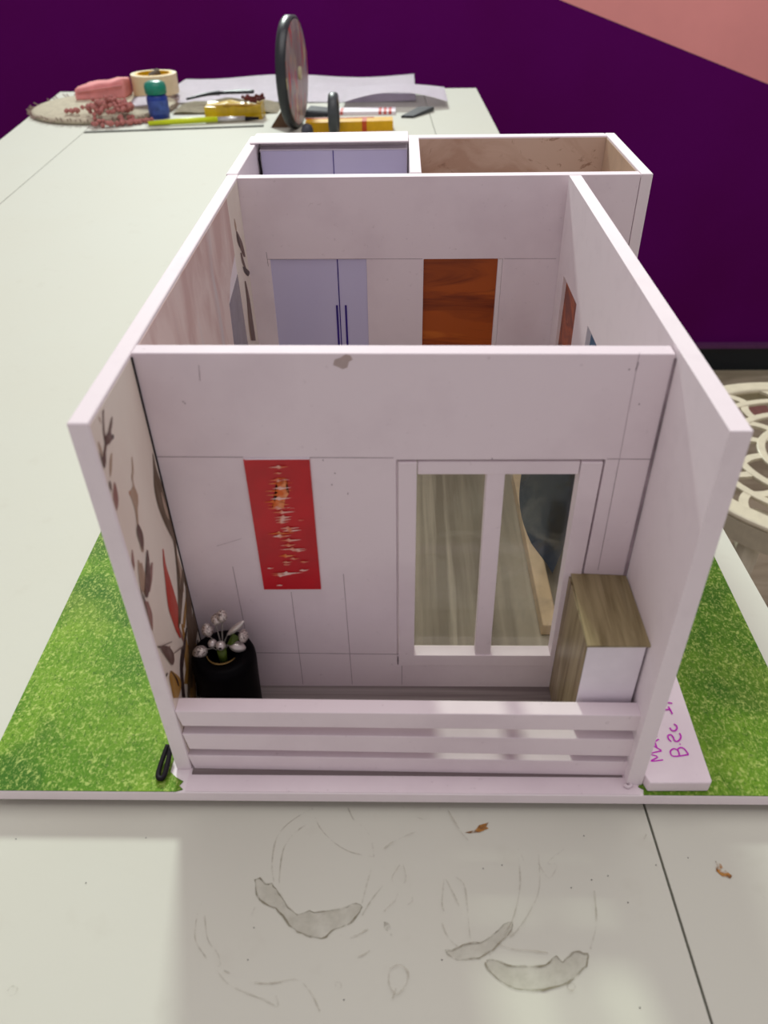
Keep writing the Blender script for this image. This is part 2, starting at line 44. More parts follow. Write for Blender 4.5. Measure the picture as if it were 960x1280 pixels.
# ---------------------------------------------------------------- materials
def lin(c):
    return tuple(((x/255)/12.92 if x/255 <= .04045 else ((x/255+.055)/1.055)**2.4) for x in c)+(1,)
class NM:
    def __init__(s, name, col, rough=.6, spec=.3, metal=0):
        s.m = bpy.data.materials.new(name); s.m.use_nodes = True; s.t = s.m.node_tree; s.n = s.t.nodes
        s.b = s.n['Principled BSDF']; s.b.inputs['Base Color'].default_value = lin(col)
        s.b.inputs['Roughness'].default_value = rough; s.b.inputs['Specular IOR Level'].default_value = spec
        s.b.inputs['Metallic'].default_value = metal; s.col = lin(col); s.last = None; s.h = None
        tc = s.n.new('ShaderNodeTexCoord'); mp = s.n.new('ShaderNodeMapping'); mp.inputs['Scale'].default_value = (1/S,)*3
        s.t.links.new(tc.outputs['Object'], mp.inputs[0]); s.co = mp.outputs[0]
    def L(s, a, b): s.t.links.new(a, b)
    def noise(s, scale, detail=3, stretch=(1, 1, 1), rough=.55, dist=0):
        m = s.n.new('ShaderNodeMapping'); m.inputs['Scale'].default_value = stretch; s.L(s.co, m.inputs[0])
        n = s.n.new('ShaderNodeTexNoise'); n.inputs['Scale'].default_value = scale; n.inputs['Detail'].default_value = detail
        n.inputs['Roughness'].default_value = rough; n.inputs['Distortion'].default_value = dist
        s.L(m.outputs[0], n.inputs['Vector']); return n.outputs['Fac']
    def ramp(s, src, a, b, ca=0, cb=1):
        r = s.n.new('ShaderNodeMapRange'); r.inputs['From Min'].default_value = a; r.inputs['From Max'].default_value = b
        r.inputs['To Min'].default_value = ca; r.inputs['To Max'].default_value = cb; s.L(src, r.inputs['Value']); return r.outputs[0]
    def mix(s, fac, col):                     # mixes a colour over what is there
        x = s.n.new('ShaderNodeMix'); x.data_type = 'RGBA'; s.L(fac, x.inputs[0])
        if s.last: s.L(s.last, x.inputs[6])
        else: x.inputs[6].default_value = s.col
        x.inputs[7].default_value = lin(col); s.last = x.outputs[2]; s.L(s.last, s.b.inputs['Base Color']); return s
    def bump(s, src, dist=.0005, strength=.5):
        b = s.n.new('ShaderNodeBump'); b.inputs['Distance'].default_value = dist; b.inputs['Strength'].default_value = strength
        s.L(src, b.inputs['Height']); s.L(b.outputs[0], s.b.inputs['Normal']); return s
    def fade(s, src):                         # patchy coverage (watery stains, dry brush marks)
        tr = s.n.new('ShaderNodeBsdfTransparent'); mx = s.n.new('ShaderNodeMixShader'); s.L(src, mx.inputs[0])
        s.L(tr.outputs[0], mx.inputs[1]); s.L(s.b.outputs[0], mx.inputs[2])
        s.L(mx.outputs[0], s.n['Material Output'].inputs[0]); return s
def plain(name, col, rough=.6, spec=.3, metal=0, var=.12, scale=60):
    m = NM(name, col, rough, spec, metal); d = tuple(int(c*(1-var)) for c in col)
    m.mix(m.ramp(m.noise(scale, 4), .35, .75), d); return m.m
foam = NM('white_foam_board', (238, 226, 231), .55, .35)
foam.mix(foam.ramp(foam.noise(14, 5), .45, .8, 0, .5), (208, 192, 200)); foam.mix(foam.ramp(foam.noise(220, 2), .68, .8, 0, .35), (188, 172, 178))
foam.bump(foam.noise(90, 3), .0003, .3); foam = foam.m
edge = NM('cut_foam_edge', (242, 233, 236), .7, .2)
edge.mix(edge.ramp(edge.noise(60, 4), .5, .8, 0, .3), (222, 212, 216)); edge.bump(edge.noise(150, 3), .0002, .2); edge = edge.m
tabm = NM('table_laminate', (199, 200, 187), .6, .2)
tabm.mix(tabm.ramp(tabm.noise(5, 5), .4, .75, 0, .5), (198, 197, 182)); tabm.mix(tabm.ramp(tabm.noise(40, 4), .62, .85, 0, .35), (184, 182, 168))
tabm.bump(tabm.noise(150, 2), .0002, .25); tabm = tabm.m
grass = NM('printed_grass', (84, 130, 26), .6, .15)
grass.mix(grass.ramp(grass.noise(16, 4, dist=.5), .40, .64), (112, 152, 40)); grass.mix(grass.ramp(grass.noise(10, 4, dist=.8), .50, .66, 0, .8), (52, 98, 22))
grass.mix(grass.ramp(grass.noise(9, 3, dist=.5), .58, .74, 0, .6), (142, 164, 66))
grass.mix(grass.ramp(grass.noise(650, 4, (1, .6, 1), .7, .2), .50, .70, 0, .85), (184, 200, 110)); grass.mix(grass.ramp(grass.noise(520, 3, (1, .6, 1), .7), .52, .72, 0, .75), (40, 84, 14))
grass.mix(grass.ramp(grass.noise(240, 2, (1, 1, 1), .5), .60, .70, 0, .5), (196, 212, 120)); grass = grass.m
woodc = NM('olive_wood_paper', (150, 136, 100), .35, .5)
woodc.mix(woodc.ramp(woodc.noise(90, 5, (1, .08, 1), .6, .4), .42, .62), (106, 92, 58)); woodc.mix(woodc.ramp(woodc.noise(30, 3, (1, .15, 1)), .55, .75, 0, .6), (182, 170, 138)); woodc = woodc.m
woodv = NM('olive_wood_paper_side', (160, 144, 112), .4, .4)
woodv.mix(woodv.ramp(woodv.noise(120, 5, (1, 1, .06), .6, .4), .42, .62), (112, 94, 64)); woodv.mix(woodv.ramp(woodv.noise(50, 3, (1, 1, .1)), .55, .75, 0, .6), (196, 182, 156)); woodv = woodv.m
door = NM('painted_brown_door', (176, 82, 18), .4, .4)
door.mix(door.ramp(door.noise(26, 5, (.25, 1, 1.6), .6, 1.2), .45, .62), (120, 44, 8)); door.mix(door.ramp(door.noise(60, 3, (.12, 1, 1.3), .6, .8), .6, .75, 0, .7), (206, 112, 34)); door = door.m
purple = NM('purple_wall_paint', (92, 5, 98), .8, .06)
purple.mix(purple.ramp(purple.noise(1.2, 4), .4, .7, 0, .7), (84, 2, 80)); purple.bump(purple.noise(60, 2), .0006, .2); purple = purple.m
pink = plain('pink_wall_paint', (248, 166, 162), .7, .1, var=.06, scale=3)
stone = NM('floor_stone', (176, 166, 140), .4, .3)
stone.mix(stone.ramp(stone.noise(5, 5, (.35, 1.4, 1), .6, 1.0), .42, .62), (146, 136, 112)); stone.mix(stone.ramp(stone.noise(14, 5, (.25, 1.6, 1)), .56, .72, 0, .7), (196, 188, 164)); stone = stone.m
skirt = plain('dark_skirting_tile', (8, 22, 30), .25, .5)
lip = plain('skirting_lip', (96, 52, 96), .5)
white_p = plain('white_paper', (242, 236, 244), .6, .2, var=.03)
lav = NM('lavender_wardrobe_film', (212, 208, 236), .3, .4); lav.mix(lav.ramp(lav.noise(10, 2, (1, 1, .3)), .35, .75, 0, .6), (190, 186, 224)); lav = lav.m
marker = plain('purple_marker', (58, 34, 140), .5); magenta = plain('magenta_marker', (204, 26, 196), .5, .2, var=.05)
pencil = plain('pencil', (172, 156, 164), .7, .1, var=.3); black = plain('black_gap', (26, 20, 28), .6, .2)
bluef = NM('dark_blue_film', (8, 46, 80), .35, .12); bluef.mix(bluef.ramp(bluef.noise(22, 4, dist=.8), .52, .66), (8, 22, 36)); bluef.mix(bluef.ramp(bluef.noise(24, 4, (1, .3, .5), .6, 1.5), .63, .72, 0, .8), (150, 165, 178)); bluef = bluef.m  # pale streaks paint cloudy reflections into the blue
blackv = plain('black_glazed_vase', (3, 2, 4), .5, .06, var=.1)
gold = plain('gold_trim', (150, 122, 70), .35, .5, .6); silver = plain('pearl_silver', (206, 198, 194), .28, .6, .55, .05)
glit = NM('silver_glitter', (206, 196, 190), .3, .6, .5); glit.mix(glit.ramp(glit.noise(900, 2), .5, .6), (110, 98, 96)); glit.bump(glit.noise(800, 2), .0004, 1); glit = glit.m
green = plain('stem_green', (74, 92, 26), .5); stemm = plain('stem_grey', (132, 128, 122), .4)
red = NM('crimson_paint', (200, 4, 28), .3, .5); red.mix(red.ramp(red.noise(25, 4), .4, .7, 0, .6), (150, 2, 18)); red = red.m
pw = NM('white_dry_paint', (244, 206, 196), .4, .3); pw.fade(pw.ramp(pw.noise(200, 4, (.4, 1, 1)), .28, .42)); pw.mix(pw.ramp(pw.noise(90, 2), .45, .6), (226, 120, 84)); pw = pw.m
po = NM('orange_dry_paint', (226, 108, 44), .4, .3); po.fade(po.ramp(po.noise(200, 4, (.4, 1, 1)), .3, .45)); po.mix(po.ramp(po.noise(120, 2), .5, .65), (240, 170, 120)); po = po.m
paperw = NM('floral_wallpaper', (240, 232, 218), .4, .3); paperw.mix(paperw.ramp(paperw.noise(16, 4, (1, 1, .4)), .4, .7, 0, .7), (226, 210, 196)); paperw = paperw.m
pinkp = NM('pink_marbled_wallpaper', (234, 214, 206), .5, .3)
pinkp.mix(pinkp.ramp(pinkp.noise(26, 5, (1, 1, .35), .6, .6), .45, .62), (214, 184, 176)); pinkp.mix(pinkp.ramp(pinkp.noise(18, 4, (1, 1, .3)), .56, .72, 0, .8), (214, 216, 220)); pinkp = pinkp.m
marble = NM('brown_marbled_paper', (206, 178, 156), .4, .4)
marble.mix(marble.ramp(marble.noise(14, 5, rough=.6, dist=1.5), .45, .62), (186, 152, 128)); marble.mix(marble.ramp(marble.noise(24, 6, rough=.7, dist=2.5), .60, .67, 0, .8), (140, 100, 76)); marble = marble.m
FL = {}
for k, c in dict(brown=(104, 78, 70), dark=(62, 46, 44), tan=(176, 148, 124), rose=(150, 108, 98), olive=(96, 74, 50), ochre=(168, 126, 62), red=(190, 60, 40), orange=(190, 128, 88)).items():
    q = NM('print_'+k, c, .45, .3); q.mix(q.ramp(q.noise(150, 3, (1, 1, .3)), .45, .7, 0, .55), tuple(int(v+(225-v)*.35) for v in c)); FL[k] = q.m
st1 = NM('dried_stain', (160, 154, 132), .5, .3); st1.fade(st1.ramp(st1.noise(70, 5, rough=.7), .30, .72, .04, .32)); st1 = st1.m
st2 = NM('dried_stain_edge', (128, 122, 98), .5, .3); st2.fade(st2.ramp(st2.noise(90, 5, rough=.7), .38, .60, 0, .85)); st2 = st2.m
st3 = NM('faint_stain_line', (156, 148, 126), .5, .3); st3.fade(st3.ramp(st3.noise(60, 5, rough=.7), .42, .70, 0, .6)); st3 = st3.m
spot = NM('rust_spot', (176, 118, 32), .5, .3); spot.mix(spot.ramp(spot.noise(200, 3), .45, .6), (118, 78, 36)); spot.fade(spot.ramp(spot.noise(160, 4), .36, .5)); spot = spot.m
floorp = NM('grey_wood_floor_paper', (150, 140, 138), .4, .4); floorp.mix(floorp.ramp(floorp.noise(60, 4, (.05, 2, 1)), .42, .6), (118, 106, 106)); floorp = floorp.m
floor2 = NM('brown_wood_floor_paper', (154, 146, 130), .4, .3)
floor2.mix(floor2.ramp(floor2.noise(24, 4, (2, .1, 1)), .42, .6), (116, 108, 94)); floor2.mix(floor2.ramp(floor2.noise(40, 4, (2, .06, 1)), .58, .7, 0, .6), (184, 176, 160)); floor2 = floor2.m
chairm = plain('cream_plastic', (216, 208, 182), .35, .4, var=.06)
bead_m = plain('rose_bead', (206, 132, 124), .25, .6, var=.35, scale=200)
def film_material():
    m = NM('scratched_clear_film', (206, 204, 186), .12, .5); t = m.t
    m.fade(m.ramp(m.noise(30, 5, (1, 1, 1), .6, 1.5), .50, .78, .02, .18))
    gl = m.n.new('ShaderNodeBsdfGlossy'); gl.inputs['Roughness'].default_value = .08
    lw_ = m.n.new('ShaderNodeLayerWeight'); pwr = m.n.new('ShaderNodeMath'); pwr.operation = 'POWER'; pwr.inputs[1].default_value = 3.0
    m.L(lw_.outputs['Facing'], pwr.inputs[0]); fr = m.n.new('ShaderNodeMath'); fr.operation = 'MULTIPLY_ADD'; fr.inputs[1].default_value = .6; fr.inputs[2].default_value = .03; m.L(pwr.outputs[0], fr.inputs[0])
    tr = [x for x in m.n if x.bl_idname == 'ShaderNodeBsdfTransparent'][0]; tr.inputs[0].default_value = (.94, .95, .89, 1)
    mx = m.n.new('ShaderNodeMixShader'); out = m.n['Material Output']; src = out.inputs[0].links[0].from_socket
    m.L(fr.outputs[0], mx.inputs[0]); m.L(src, mx.inputs[1]); m.L(gl.outputs[0], mx.inputs[2]); m.L(mx.outputs[0], out.inputs[0]); return m.m
film = film_material()
bluef2 = plain('teal_blue_film', (16, 104, 150), .3, .4)

# ---------------------------------------------------------------- builders (all lengths in model units)
def org(parent):
    o = Vector((0, 0, 0))
    while parent: o += Vector(parent['o']); parent = parent.parent if False else None
    return o
def empty(name, label, cat, loc, group=None):
    e = bpy.data.objects.new(name, None); C.objects.link(e); e.location = Vector(loc)*S; e.empty_display_size = .01
    e['label'] = label; e['category'] = cat
    if group: e['group'] = group
    ORG[e.name] = Vector(loc); return e
ORG = {}
def link(name, me, mat, parent, loc):
    o = bpy.data.objects.new(name, me); C.objects.link(o)
    for m in (mat if isinstance(mat, (list, tuple)) else [mat]): me.materials.append(m)
    if parent: o.parent = parent; ORG[o.name] = ORG[parent.name]
    else: o.location = Vector(loc)*S; ORG[o.name] = Vector(loc)
    return o
def obj(name, bm, mat, parent=None, loc=(0, 0, 0), smooth=False, bevel=0, seg=2):
    base = ORG[parent.name] if parent else Vector(loc)
    bmesh.ops.recalc_face_normals(bm, faces=bm.faces)
    for v in bm.verts: v.co = (v.co-base)*S
    me = bpy.data.meshes.new(name); bm.to_mesh(me); bm.free()
    if smooth:
        for f in me.polygons: f.use_smooth = True
    o = link(name, me, mat, parent, base)
    if bevel:
        b = o.modifiers.new('bevel', 'BEVEL'); b.width = bevel*S; b.segments = seg; b.limit_method = 'ANGLE'; b.angle_limit = .6
    return o
def tag(o, label, cat=None, group=None, kind=None):
    if label: o['label'] = label
    if cat: o['category'] = cat
    if group: o['group'] = group
    if kind: o['kind'] = kind
    return o
def hexa(bm, v):          # 8 corners: bottom 4 ccw, top 4 ccw
    vs = [bm.verts.new(p) for p in v]
    for f in ((3, 2, 1, 0), (4, 5, 6, 7), (0, 1, 5, 4), (1, 2, 6, 5), (2, 3, 7, 6), (3, 0, 4, 7)): bm.faces.new([vs[i] for i in f])
    return bm
def box(x0, x1, y0, y1, z0, z1, bm=None):
    bm = bm or bmesh.new()
    return hexa(bm, [(x0, y0, z0), (x1, y0, z0), (x1, y1, z0), (x0, y1, z0), (x0, y0, z1), (x1, y0, z1), (x1, y1, z1), (x0, y1, z1)])
def prism(poly, to3, t0, t1, bm=None):      # polygon extruded between two offsets
    bm = bm or bmesh.new()
    a = [bm.verts.new(to3(p, t0)) for p in poly]; b = [bm.verts.new(to3(p, t1)) for p in poly]; n = len(poly)
    bm.faces.new(a); bm.faces.new(b[::-1])
    for i in range(n): bm.faces.new((a[i], a[(i+1) % n], b[(i+1) % n], b[i]))
    return bm
def sheet(polys, to3, lift):                # flat printed shapes lying on a surface
    bm = bmesh.new()
    for p in polys:
        lift += 4e-6
        try: bm.faces.new([bm.verts.new(to3(q, lift)) for q in p])
        except ValueError: pass
    bmesh.ops.triangulate(bm, faces=bm.faces); return bm
def strip(pts, w):                          # 2D ribbon polygon pairs along a line
    out = []
    for i in range(len(pts)):
        a = Vector(pts[max(i-1, 0)]); b = Vector(pts[min(i+1, len(pts)-1)]); d = (b-a).normalized() if (b-a).length else Vector((1, 0))
        n = Vector((-d.y, d.x)); p = Vector(pts[i]); ww = w if not callable(w) else w(i)
        out.append((tuple(p+n*ww/2), tuple(p-n*ww/2)))
    return [(out[i][0], out[i+1][0], out[i+1][1], out[i][1]) for i in range(len(out)-1)]
def smooth_line(pts, k=4):                  # Catmull-Rom
    r = []
    P = [pts[0]]+list(pts)+[pts[-1]]
    for i in range(1, len(P)-2):
        for j in range(k):
            t = j/k; a, b, c, d = P[i-1], P[i], P[i+1], P[i+2]
            r.append(tuple(.5*((2*b[n])+(-a[n]+c[n])*t+(2*a[n]-5*b[n]+4*c[n]-d[n])*t*t+(-a[n]+3*b[n]-3*c[n]+d[n])*t**3) for n in range(len(b))))
    r.append(tuple(pts[-1])); return r
def tube(pts, r, bm=None, seg=8, closed=False):
    bm = bm or bmesh.new(); n = len(pts); rings = []
    for i, p in enumerate(pts):
        p = Vector(p); a = Vector(pts[(i-1) % n] if closed or i else pts[0]); b = Vector(pts[(i+1) % n] if closed or i < n-1 else pts[-1])
        d = (b-a).normalized(); up = Vector((0, 0, 1)) if abs(d.z) < .9 else Vector((1, 0, 0)); x = d.cross(up).normalized(); y = x.cross(d)
        rr = r(i/(n-1)) if callable(r) else r
        rings.append([bm.verts.new(p+(x*math.cos(k*2*math.pi/seg)+y*math.sin(k*2*math.pi/seg))*rr) for k in range(seg)])
    for i in range(n if closed else n-1):
        A, B = rings[i], rings[(i+1) % n]
        for k in range(seg): bm.faces.new((A[k], A[(k+1) % seg], B[(k+1) % seg], B[k]))
    if not closed: bm.faces.new(rings[0][::-1]); bm.faces.new(rings[-1])
    return bm
def lathe(prof, c, seg=40, bm=None, axis='z', cap=True):
    bm = bm or bmesh.new(); rings = []
    for r, h in prof:
        ring = []
        for k in range(seg):
            a = 2*math.pi*k/seg; u, v = r*math.cos(a), r*math.sin(a)
            p = (c[0]+u, c[1]+v, c[2]+h) if axis == 'z' else (c[0]+h, c[1]+u, c[2]+v)
            ring.append(bm.verts.new(p))
        rings.append(ring)
    for i in range(len(rings)-1):
        for k in range(seg): bm.faces.new((rings[i][k], rings[i][(k+1) % seg], rings[i+1][(k+1) % seg], rings[i+1][k]))
    if cap: bm.faces.new(rings[0][::-1]); bm.faces.new(rings[-1])
    return bm
def slab(axis, xs, zs, holes, t0, t1, skew=None):   # wall with rectangular openings; xs, zs cut lines
    bm = bmesh.new(); V = {}
    def vert(i, j, t):
        k = (i, j, t)
        if k not in V:
            a, z = xs[i], zs[j]; d = t1 if t else t0
            p = (a, d, z) if axis == 'y' else (d, a, z)
            if skew: p = skew(p)
            V[k] = bm.verts.new(p)
        return V[k]
    def solid(i, j):
        if i < 0 or j < 0 or i >= len(xs)-1 or j >= len(zs)-1: return False
        cx, cz = (xs[i]+xs[i+1])/2, (zs[j]+zs[j+1])/2
        return not any(a < cx < b and c < cz < d for a, b, c, d in holes)
    for i in range(len(xs)-1):
        for j in range(len(zs)-1):
            if not solid(i, j): continue
            for t in (0, 1): bm.faces.new([vert(i, j, t), vert(i+1, j, t), vert(i+1, j+1, t), vert(i, j+1, t)])
            for di, dj, a, b in ((-1, 0, (i, j), (i, j+1)), (1, 0, (i+1, j), (i+1, j+1)), (0, -1, (i, j), (i+1, j)), (0, 1, (i, j+1), (i+1, j+1))):
                if not solid(i+di, j+dj): bm.faces.new([vert(*a, 0), vert(*b, 0), vert(*b, 1), vert(*a, 1)])
    return bm
XY = lambda z: (lambda p, t: (p[0], p[1], z+t))
XZ = lambda y: (lambda p, t: (p[0], y-t, p[1]))
YZ = lambda x: (lambda p, t: (x+t, p[0], p[1]))

# ---------------------------------------------------------------- the room
TZ = -.0155; FZ = -1.273; WY = 3.0
def struct(name, bm, mat, parent=None, **k):
    o = obj(name, bm, mat, parent, **k)
    if not parent: o['kind'] = 'structure'
    return o
struct('floor', box(-5.4, 3.4, -2.6, WY+.2, FZ-.05, FZ), stone, loc=(0, 0, FZ))
SILL = .205  # unseen window opening above this height, cut to let the sun in
wb = struct('wall_back', slab('y', [-5.4, -2.9, 2.9, 3.4], [FZ, SILL, 2.5, 3.1], [(-2.9, 2.9, SILL, 2.5)], WY, WY+.2), purple, loc=(0, WY, FZ))
pk = [(.6480, SILL), (.7138, .1750+.0007), (1.5205, -.0970), (3.4, -.7308), (3.4, SILL)]
tag(obj('pink_paint_field', prism(pk, XZ(WY), 0, .001), pink, wb), 'salmon pink painted corner above the slanted line')
struct('baseboard_back', box(-5.4, 3.4, WY-.02, WY, FZ, FZ+.114), skirt, loc=(0, WY, FZ))
struct('trim_1', box(-5.4, 3.4, WY-.03, WY, FZ+.114, FZ+.132), lip, loc=(0, WY, FZ+.114))
struct('pink_band', box(.2, 1.72, 2.56, 2.68, FZ, FZ+.002), plain('pink_floor_strip', (176, 128, 116), .4), loc=(.9, 2.6, FZ))  # flat pink band on the floor

# ---------------------------------------------------------------- the table
tb = empty('work_table', 'long white laminate table of three butted boards with a stained top', 'table', (-.2, .9, FZ))
def ex(x0, y0, x1, y1, y): return x0+(x1-x0)*(y-y0)/(y1-y0)
YF, YB = -.6, 2.50
eL = lambda y: ex(-.878, 1.849, -.9532, 2.51, y) if y > 1.8 else ex(-.8724, 1.8, -.84, -.6, y)
s1 = lambda y: ex(-.6514, 1.2973, -.6869, 1.9298, y) if y > 1.2 else ex(-.646, 1.2, -.60, -.6, y)
s2 = lambda y: ex(.31, -.1375, .2345, 2.0, y)
eR = lambda y: ex(.4012, 1.8515, .3896, 2.4926, y) if y > 1.85 else ex(.4503, .1652, .4012, 1.8515, y)
def board(fa, fb, yb0, yb1):
    ys = [YF, 1.2, 1.8, 1.85]; pts = [(fa(y), y) for y in ys]+[(fa(yb0), yb0)]; q = [(fb(y), y) for y in ys]+[(fb(yb1), yb1)]
    bm = bmesh.new(); th = .028; A = [[bm.verts.new((x, y, z)) for x, y in l] for l in (pts, q) for z in (TZ-th, TZ)]
    n = len(pts)
    for i in range(n-1):
        bm.faces.new((A[1][i], A[3][i], A[3][i+1], A[1][i+1])); bm.faces.new((A[0][i], A[2][i], A[2][i+1], A[0][i+1]))
        bm.faces.new((A[0][i], A[1][i], A[1][i+1], A[0][i+1])); bm.faces.new((A[2][i], A[3][i], A[3][i+1], A[2][i+1]))
    for i in (0, n-1): bm.faces.new((A[0][i], A[1][i], A[3][i], A[2][i]))
    return bm
G = .0008
obj('table_board', board(eL, lambda y: s1(y)-G, 2.512, 2.508), tabm, tb)
mainb = obj('table_board', board(lambda y: s1(y)+G, lambda y: s2(y)-G, 2.508, 2.496), tabm, tb)
obj('table_board', board(lambda y: s2(y)+G, eR, 2.496, 2.493), tabm, tb)
obj('table_frame', box(-.78, .34, -.5, 2.4, TZ-.075, TZ-.029), black, tb)
for lx in (-.76, .30):
    for ly in (-.46, 2.34): obj('leg', box(lx, lx+.05, ly, ly+.05, FZ, TZ-.075), black, tb)
for f_, lb in zip(STAIN_FILLS, ('left crescent stain', 'right crescent stain', 'small middle stain')): tag(obj('stain', sheet([f_], XY(TZ), .0001), st1, tb), 'dried grey '+lb)
lines = []
for p in STAIN_FILLS:
    q = smooth_line(p+[p[0]], 2); q = [(x+random.uniform(-1, 1)*.0004, y+random.uniform(-1, 1)*.0004) for x, y in q]; lines += strip(q, lambda i: random.uniform(.0004, .0013))
tag(obj('stain_edge', sheet(lines, XY(TZ), .0003), st2, tb), 'darker outlines of the dried stains', kind='stuff')
lines = []
for p in STAIN_LINES: lines += strip(smooth_line(p, 4), lambda i: random.uniform(.0005, .0011))
obj('stain_line', sheet(lines, XY(TZ), .0002), st3, tb)['kind'] = 'stuff'
for i_, f_ in enumerate(SPOTS): obj('rust_spot' if i_ < 2 else 'stain', sheet([f_], XY(TZ), .00045), spot if i_ < 2 else st2, tb)
obj('speck', sheet([[(x+.0004*math.cos(a*1.05+i), y+.0004*math.sin(a*1.05+i)) for a in range(6)] for i, (x, y) in enumerate(SPECKS)], XY(TZ), .00018), black, tb)['kind'] = 'stuff'

# ---------------------------------------------------------------- the model house
H = .2627; T = .0100; YA = .0686; YBW = .3985; XE = .3616; YC = .537; YE = .549; W = .30
hs = empty('model_house', 'roofless white foam board model house on a base with printed grass at its sides', 'model house', (.15, .2, TZ))
obj('base_board', box(-.122, .4175, -.0167, .60, -.0094, 0), edge, hs, bevel=.0008)
for a in (.010, .55): obj('shadow_spacer', box(-.09, .39, a, a+.02, TZ+.0001, -.0094), edge, hs)  # unseen strips added to lift the base and widen its shadow
# grass sheets: left, right, each with a ragged inner front corner
gl = [(-.1216, -.0163), (.006, -.0163), (.0105, -.0148), (.0075, -.012), (.0095, -.009), (.004, -.006), (-.0005, -.002), (-.0005, .59), (-.1216, .59)]
gr = [(.4171, -.0163), (.3015, -.0163), (.3025, -.0125), (.2995, -.0105), (.3005, -.0095), (.3005, .396), (.363, .396), (.363, .59), (.4171, .59)]
for pl, lb in ((gl, 'printed grass sheet left of the house'), (gr, 'printed grass sheet right of the house')):
    tag(obj('grass_sheet', prism(pl, XY(0), .0001, .0007), grass, hs), lb)
# outer walls
def skewL(p):
    x, y, z = p; return (x+.0030*max(0, 1-z/H), y, z)
lw = obj('side_wall', slab('x', [0, YBW+T], [0, H], [], 0, T, skewL), edge, hs, bevel=.0011, seg=3)
lw2 = obj('side_wall', slab('x', [YBW+T+.0008, YE], [0, H+.0004], [], -.001, T-.001), edge, hs, bevel=.001)
HR = .2636
def skewR(p):
    x, y, z = p; return (x+.0022*max(0, 1-z/H), y, z)
rw = obj('side_wall', slab('x', [-.0092, .19, .2585, .3035, .3660, .3925], [0, .0005, .188, .1905, HR], [(.19, .2585, .0005, .1905), (.3035, .3660, .0005, .188)], W-T, W, skewR), edge, hs, bevel=.0009)
ew = obj('side_wall', slab('x', [YBW-.0002, YE], [0, H], [], XE-T+.0003, XE), edge, hs, bevel=.0008)
bw = obj('back_wall', slab('y', [T, XE-T], [0, H], [], YC, YE), edge, hs, bevel=.0008)
# front partition with the window opening
def skewA(p): return (p[0], p[1], p[2]-(.0020*(p[0]-.01)/.28 if p[2] > .2 else 0))
pa = obj('partition_wall', slab('y', [T+.0004, .1468, .2640, W-T-.0008], [0, .0238, .1964, H+.0003], [(.1468, .2640, .0238, .1964)], YA, YA+T, skewA), foam, hs, bevel=.0006)
pb = obj('partition_wall', slab('y', [T+.0002, .0312, .1184, .1700, .2412, XE-T-.0003], [0, .0005, .1915, .1922, H-.0004], [(.0312, .1184, .0005, .1922), (.1700, .2412, .0005, .1915)], YBW, YBW+T), foam, hs, bevel=.0005)
obj('partition_wall', box(.1572, .1672, YBW+T, YC, 0, H+.0004), edge, hs, bevel=.0008)
# pencil guide lines and small dents on the front partition
z1 = lambda x: .1990-(x-.0133)*.008; z2 = lambda x: .0362-(x-.049)*.011
pl = []
for a, b, z in ((T+.001, .0605, z1), (.098, .1452, z1), (.2646, .2893, z1), (T+.001, .1484, z2)): pl += strip([(a, z(a)), (b, z(b))], .00045)
for a, b in (((.0435, .1161), (.0447, .0362)), ((.0785, .094), (.0792, .0032)), ((.113, .110), (.1145, .0032)), ((.150, .0236), (.150, .0032)), ((.0845, .197), (.0845, .1975))): pl += strip([a, b], .0003)
pl += strip([(.2715, .1963), (.2725, .1131)], .0003)+strip([(.2715, .1963), (.2705, .262)], .0002)+strip([(.0445, .256), (.0437, .247)], .0003)+strip([(.271, .2565), (.2705, .252)], .0006)
pl += strip([(.036, .133), (.052, .139)], .0002)
obj('pencil_line', sheet(pl, XZ(YA), .0001), pencil, pa)['kind'] = 'stuff'
tag(obj('smudge', sheet([WALL_BLOT], XZ(YA), .00012), plain('smudge_tan', (190, 172, 168), .5), pa), 'tan smudge below the top edge')
dm = []
for x, z in ((.0325, .2345), (.1055, .1965), (.1117, .1875), (.1095, .1795), (.1185, .173), (.267, .2525), (.276, .232), (.2005, .1973), (.0335, .2335)): dm.append([(x+.0004*math.cos(a*1.2), z+.0006*math.sin(a*1.2)) for a in range(5)])
obj('dent', sheet(dm, XZ(YA), .00013), pencil, pa)['kind'] = 'stuff'
pl = []
for a, b in (((.0290, .1925), (.1250, .1921)), ((.1250, .1921), (.1690, .1918)), ((.2425, .1915), (.2890, .1912)), ((.0285, .1990), (.0290, .186))): pl += strip([a, b], .0004)
obj('pencil_line', sheet(pl, XZ(YBW), .0001), pencil, pb)['kind'] = 'stuff'
# dark strips drawing the shade in the front partition's corner seams
obj('corner_shade_strip', hexa(bmesh.new(), [(T+.0022, YA-.0012, 0), (T+.0034, YA-.0012, 0), (T+.0034, YA, 0), (T+.0022, YA, 0), (T+.0001, YA-.0012, H-.002), (T+.0010, YA-.0012, H-.002), (T+.0010, YA, H-.002), (T+.0001, YA, H-.002)]), black, hs)
obj('corner_shade_strip', hexa(bmesh.new(), [(W-T-.0008, YA-.0006, .0), (W-T+.0016, YA-.0006, .0), (W-T+.0016, YA, .0), (W-T-.0008, YA, .0), (W-T-.0012, YA-.0006, H-.004), (W-T, YA-.0006, H-.004), (W-T, YA, H-.004), (W-T-.0012, YA, H-.004)]), pencil, hs)
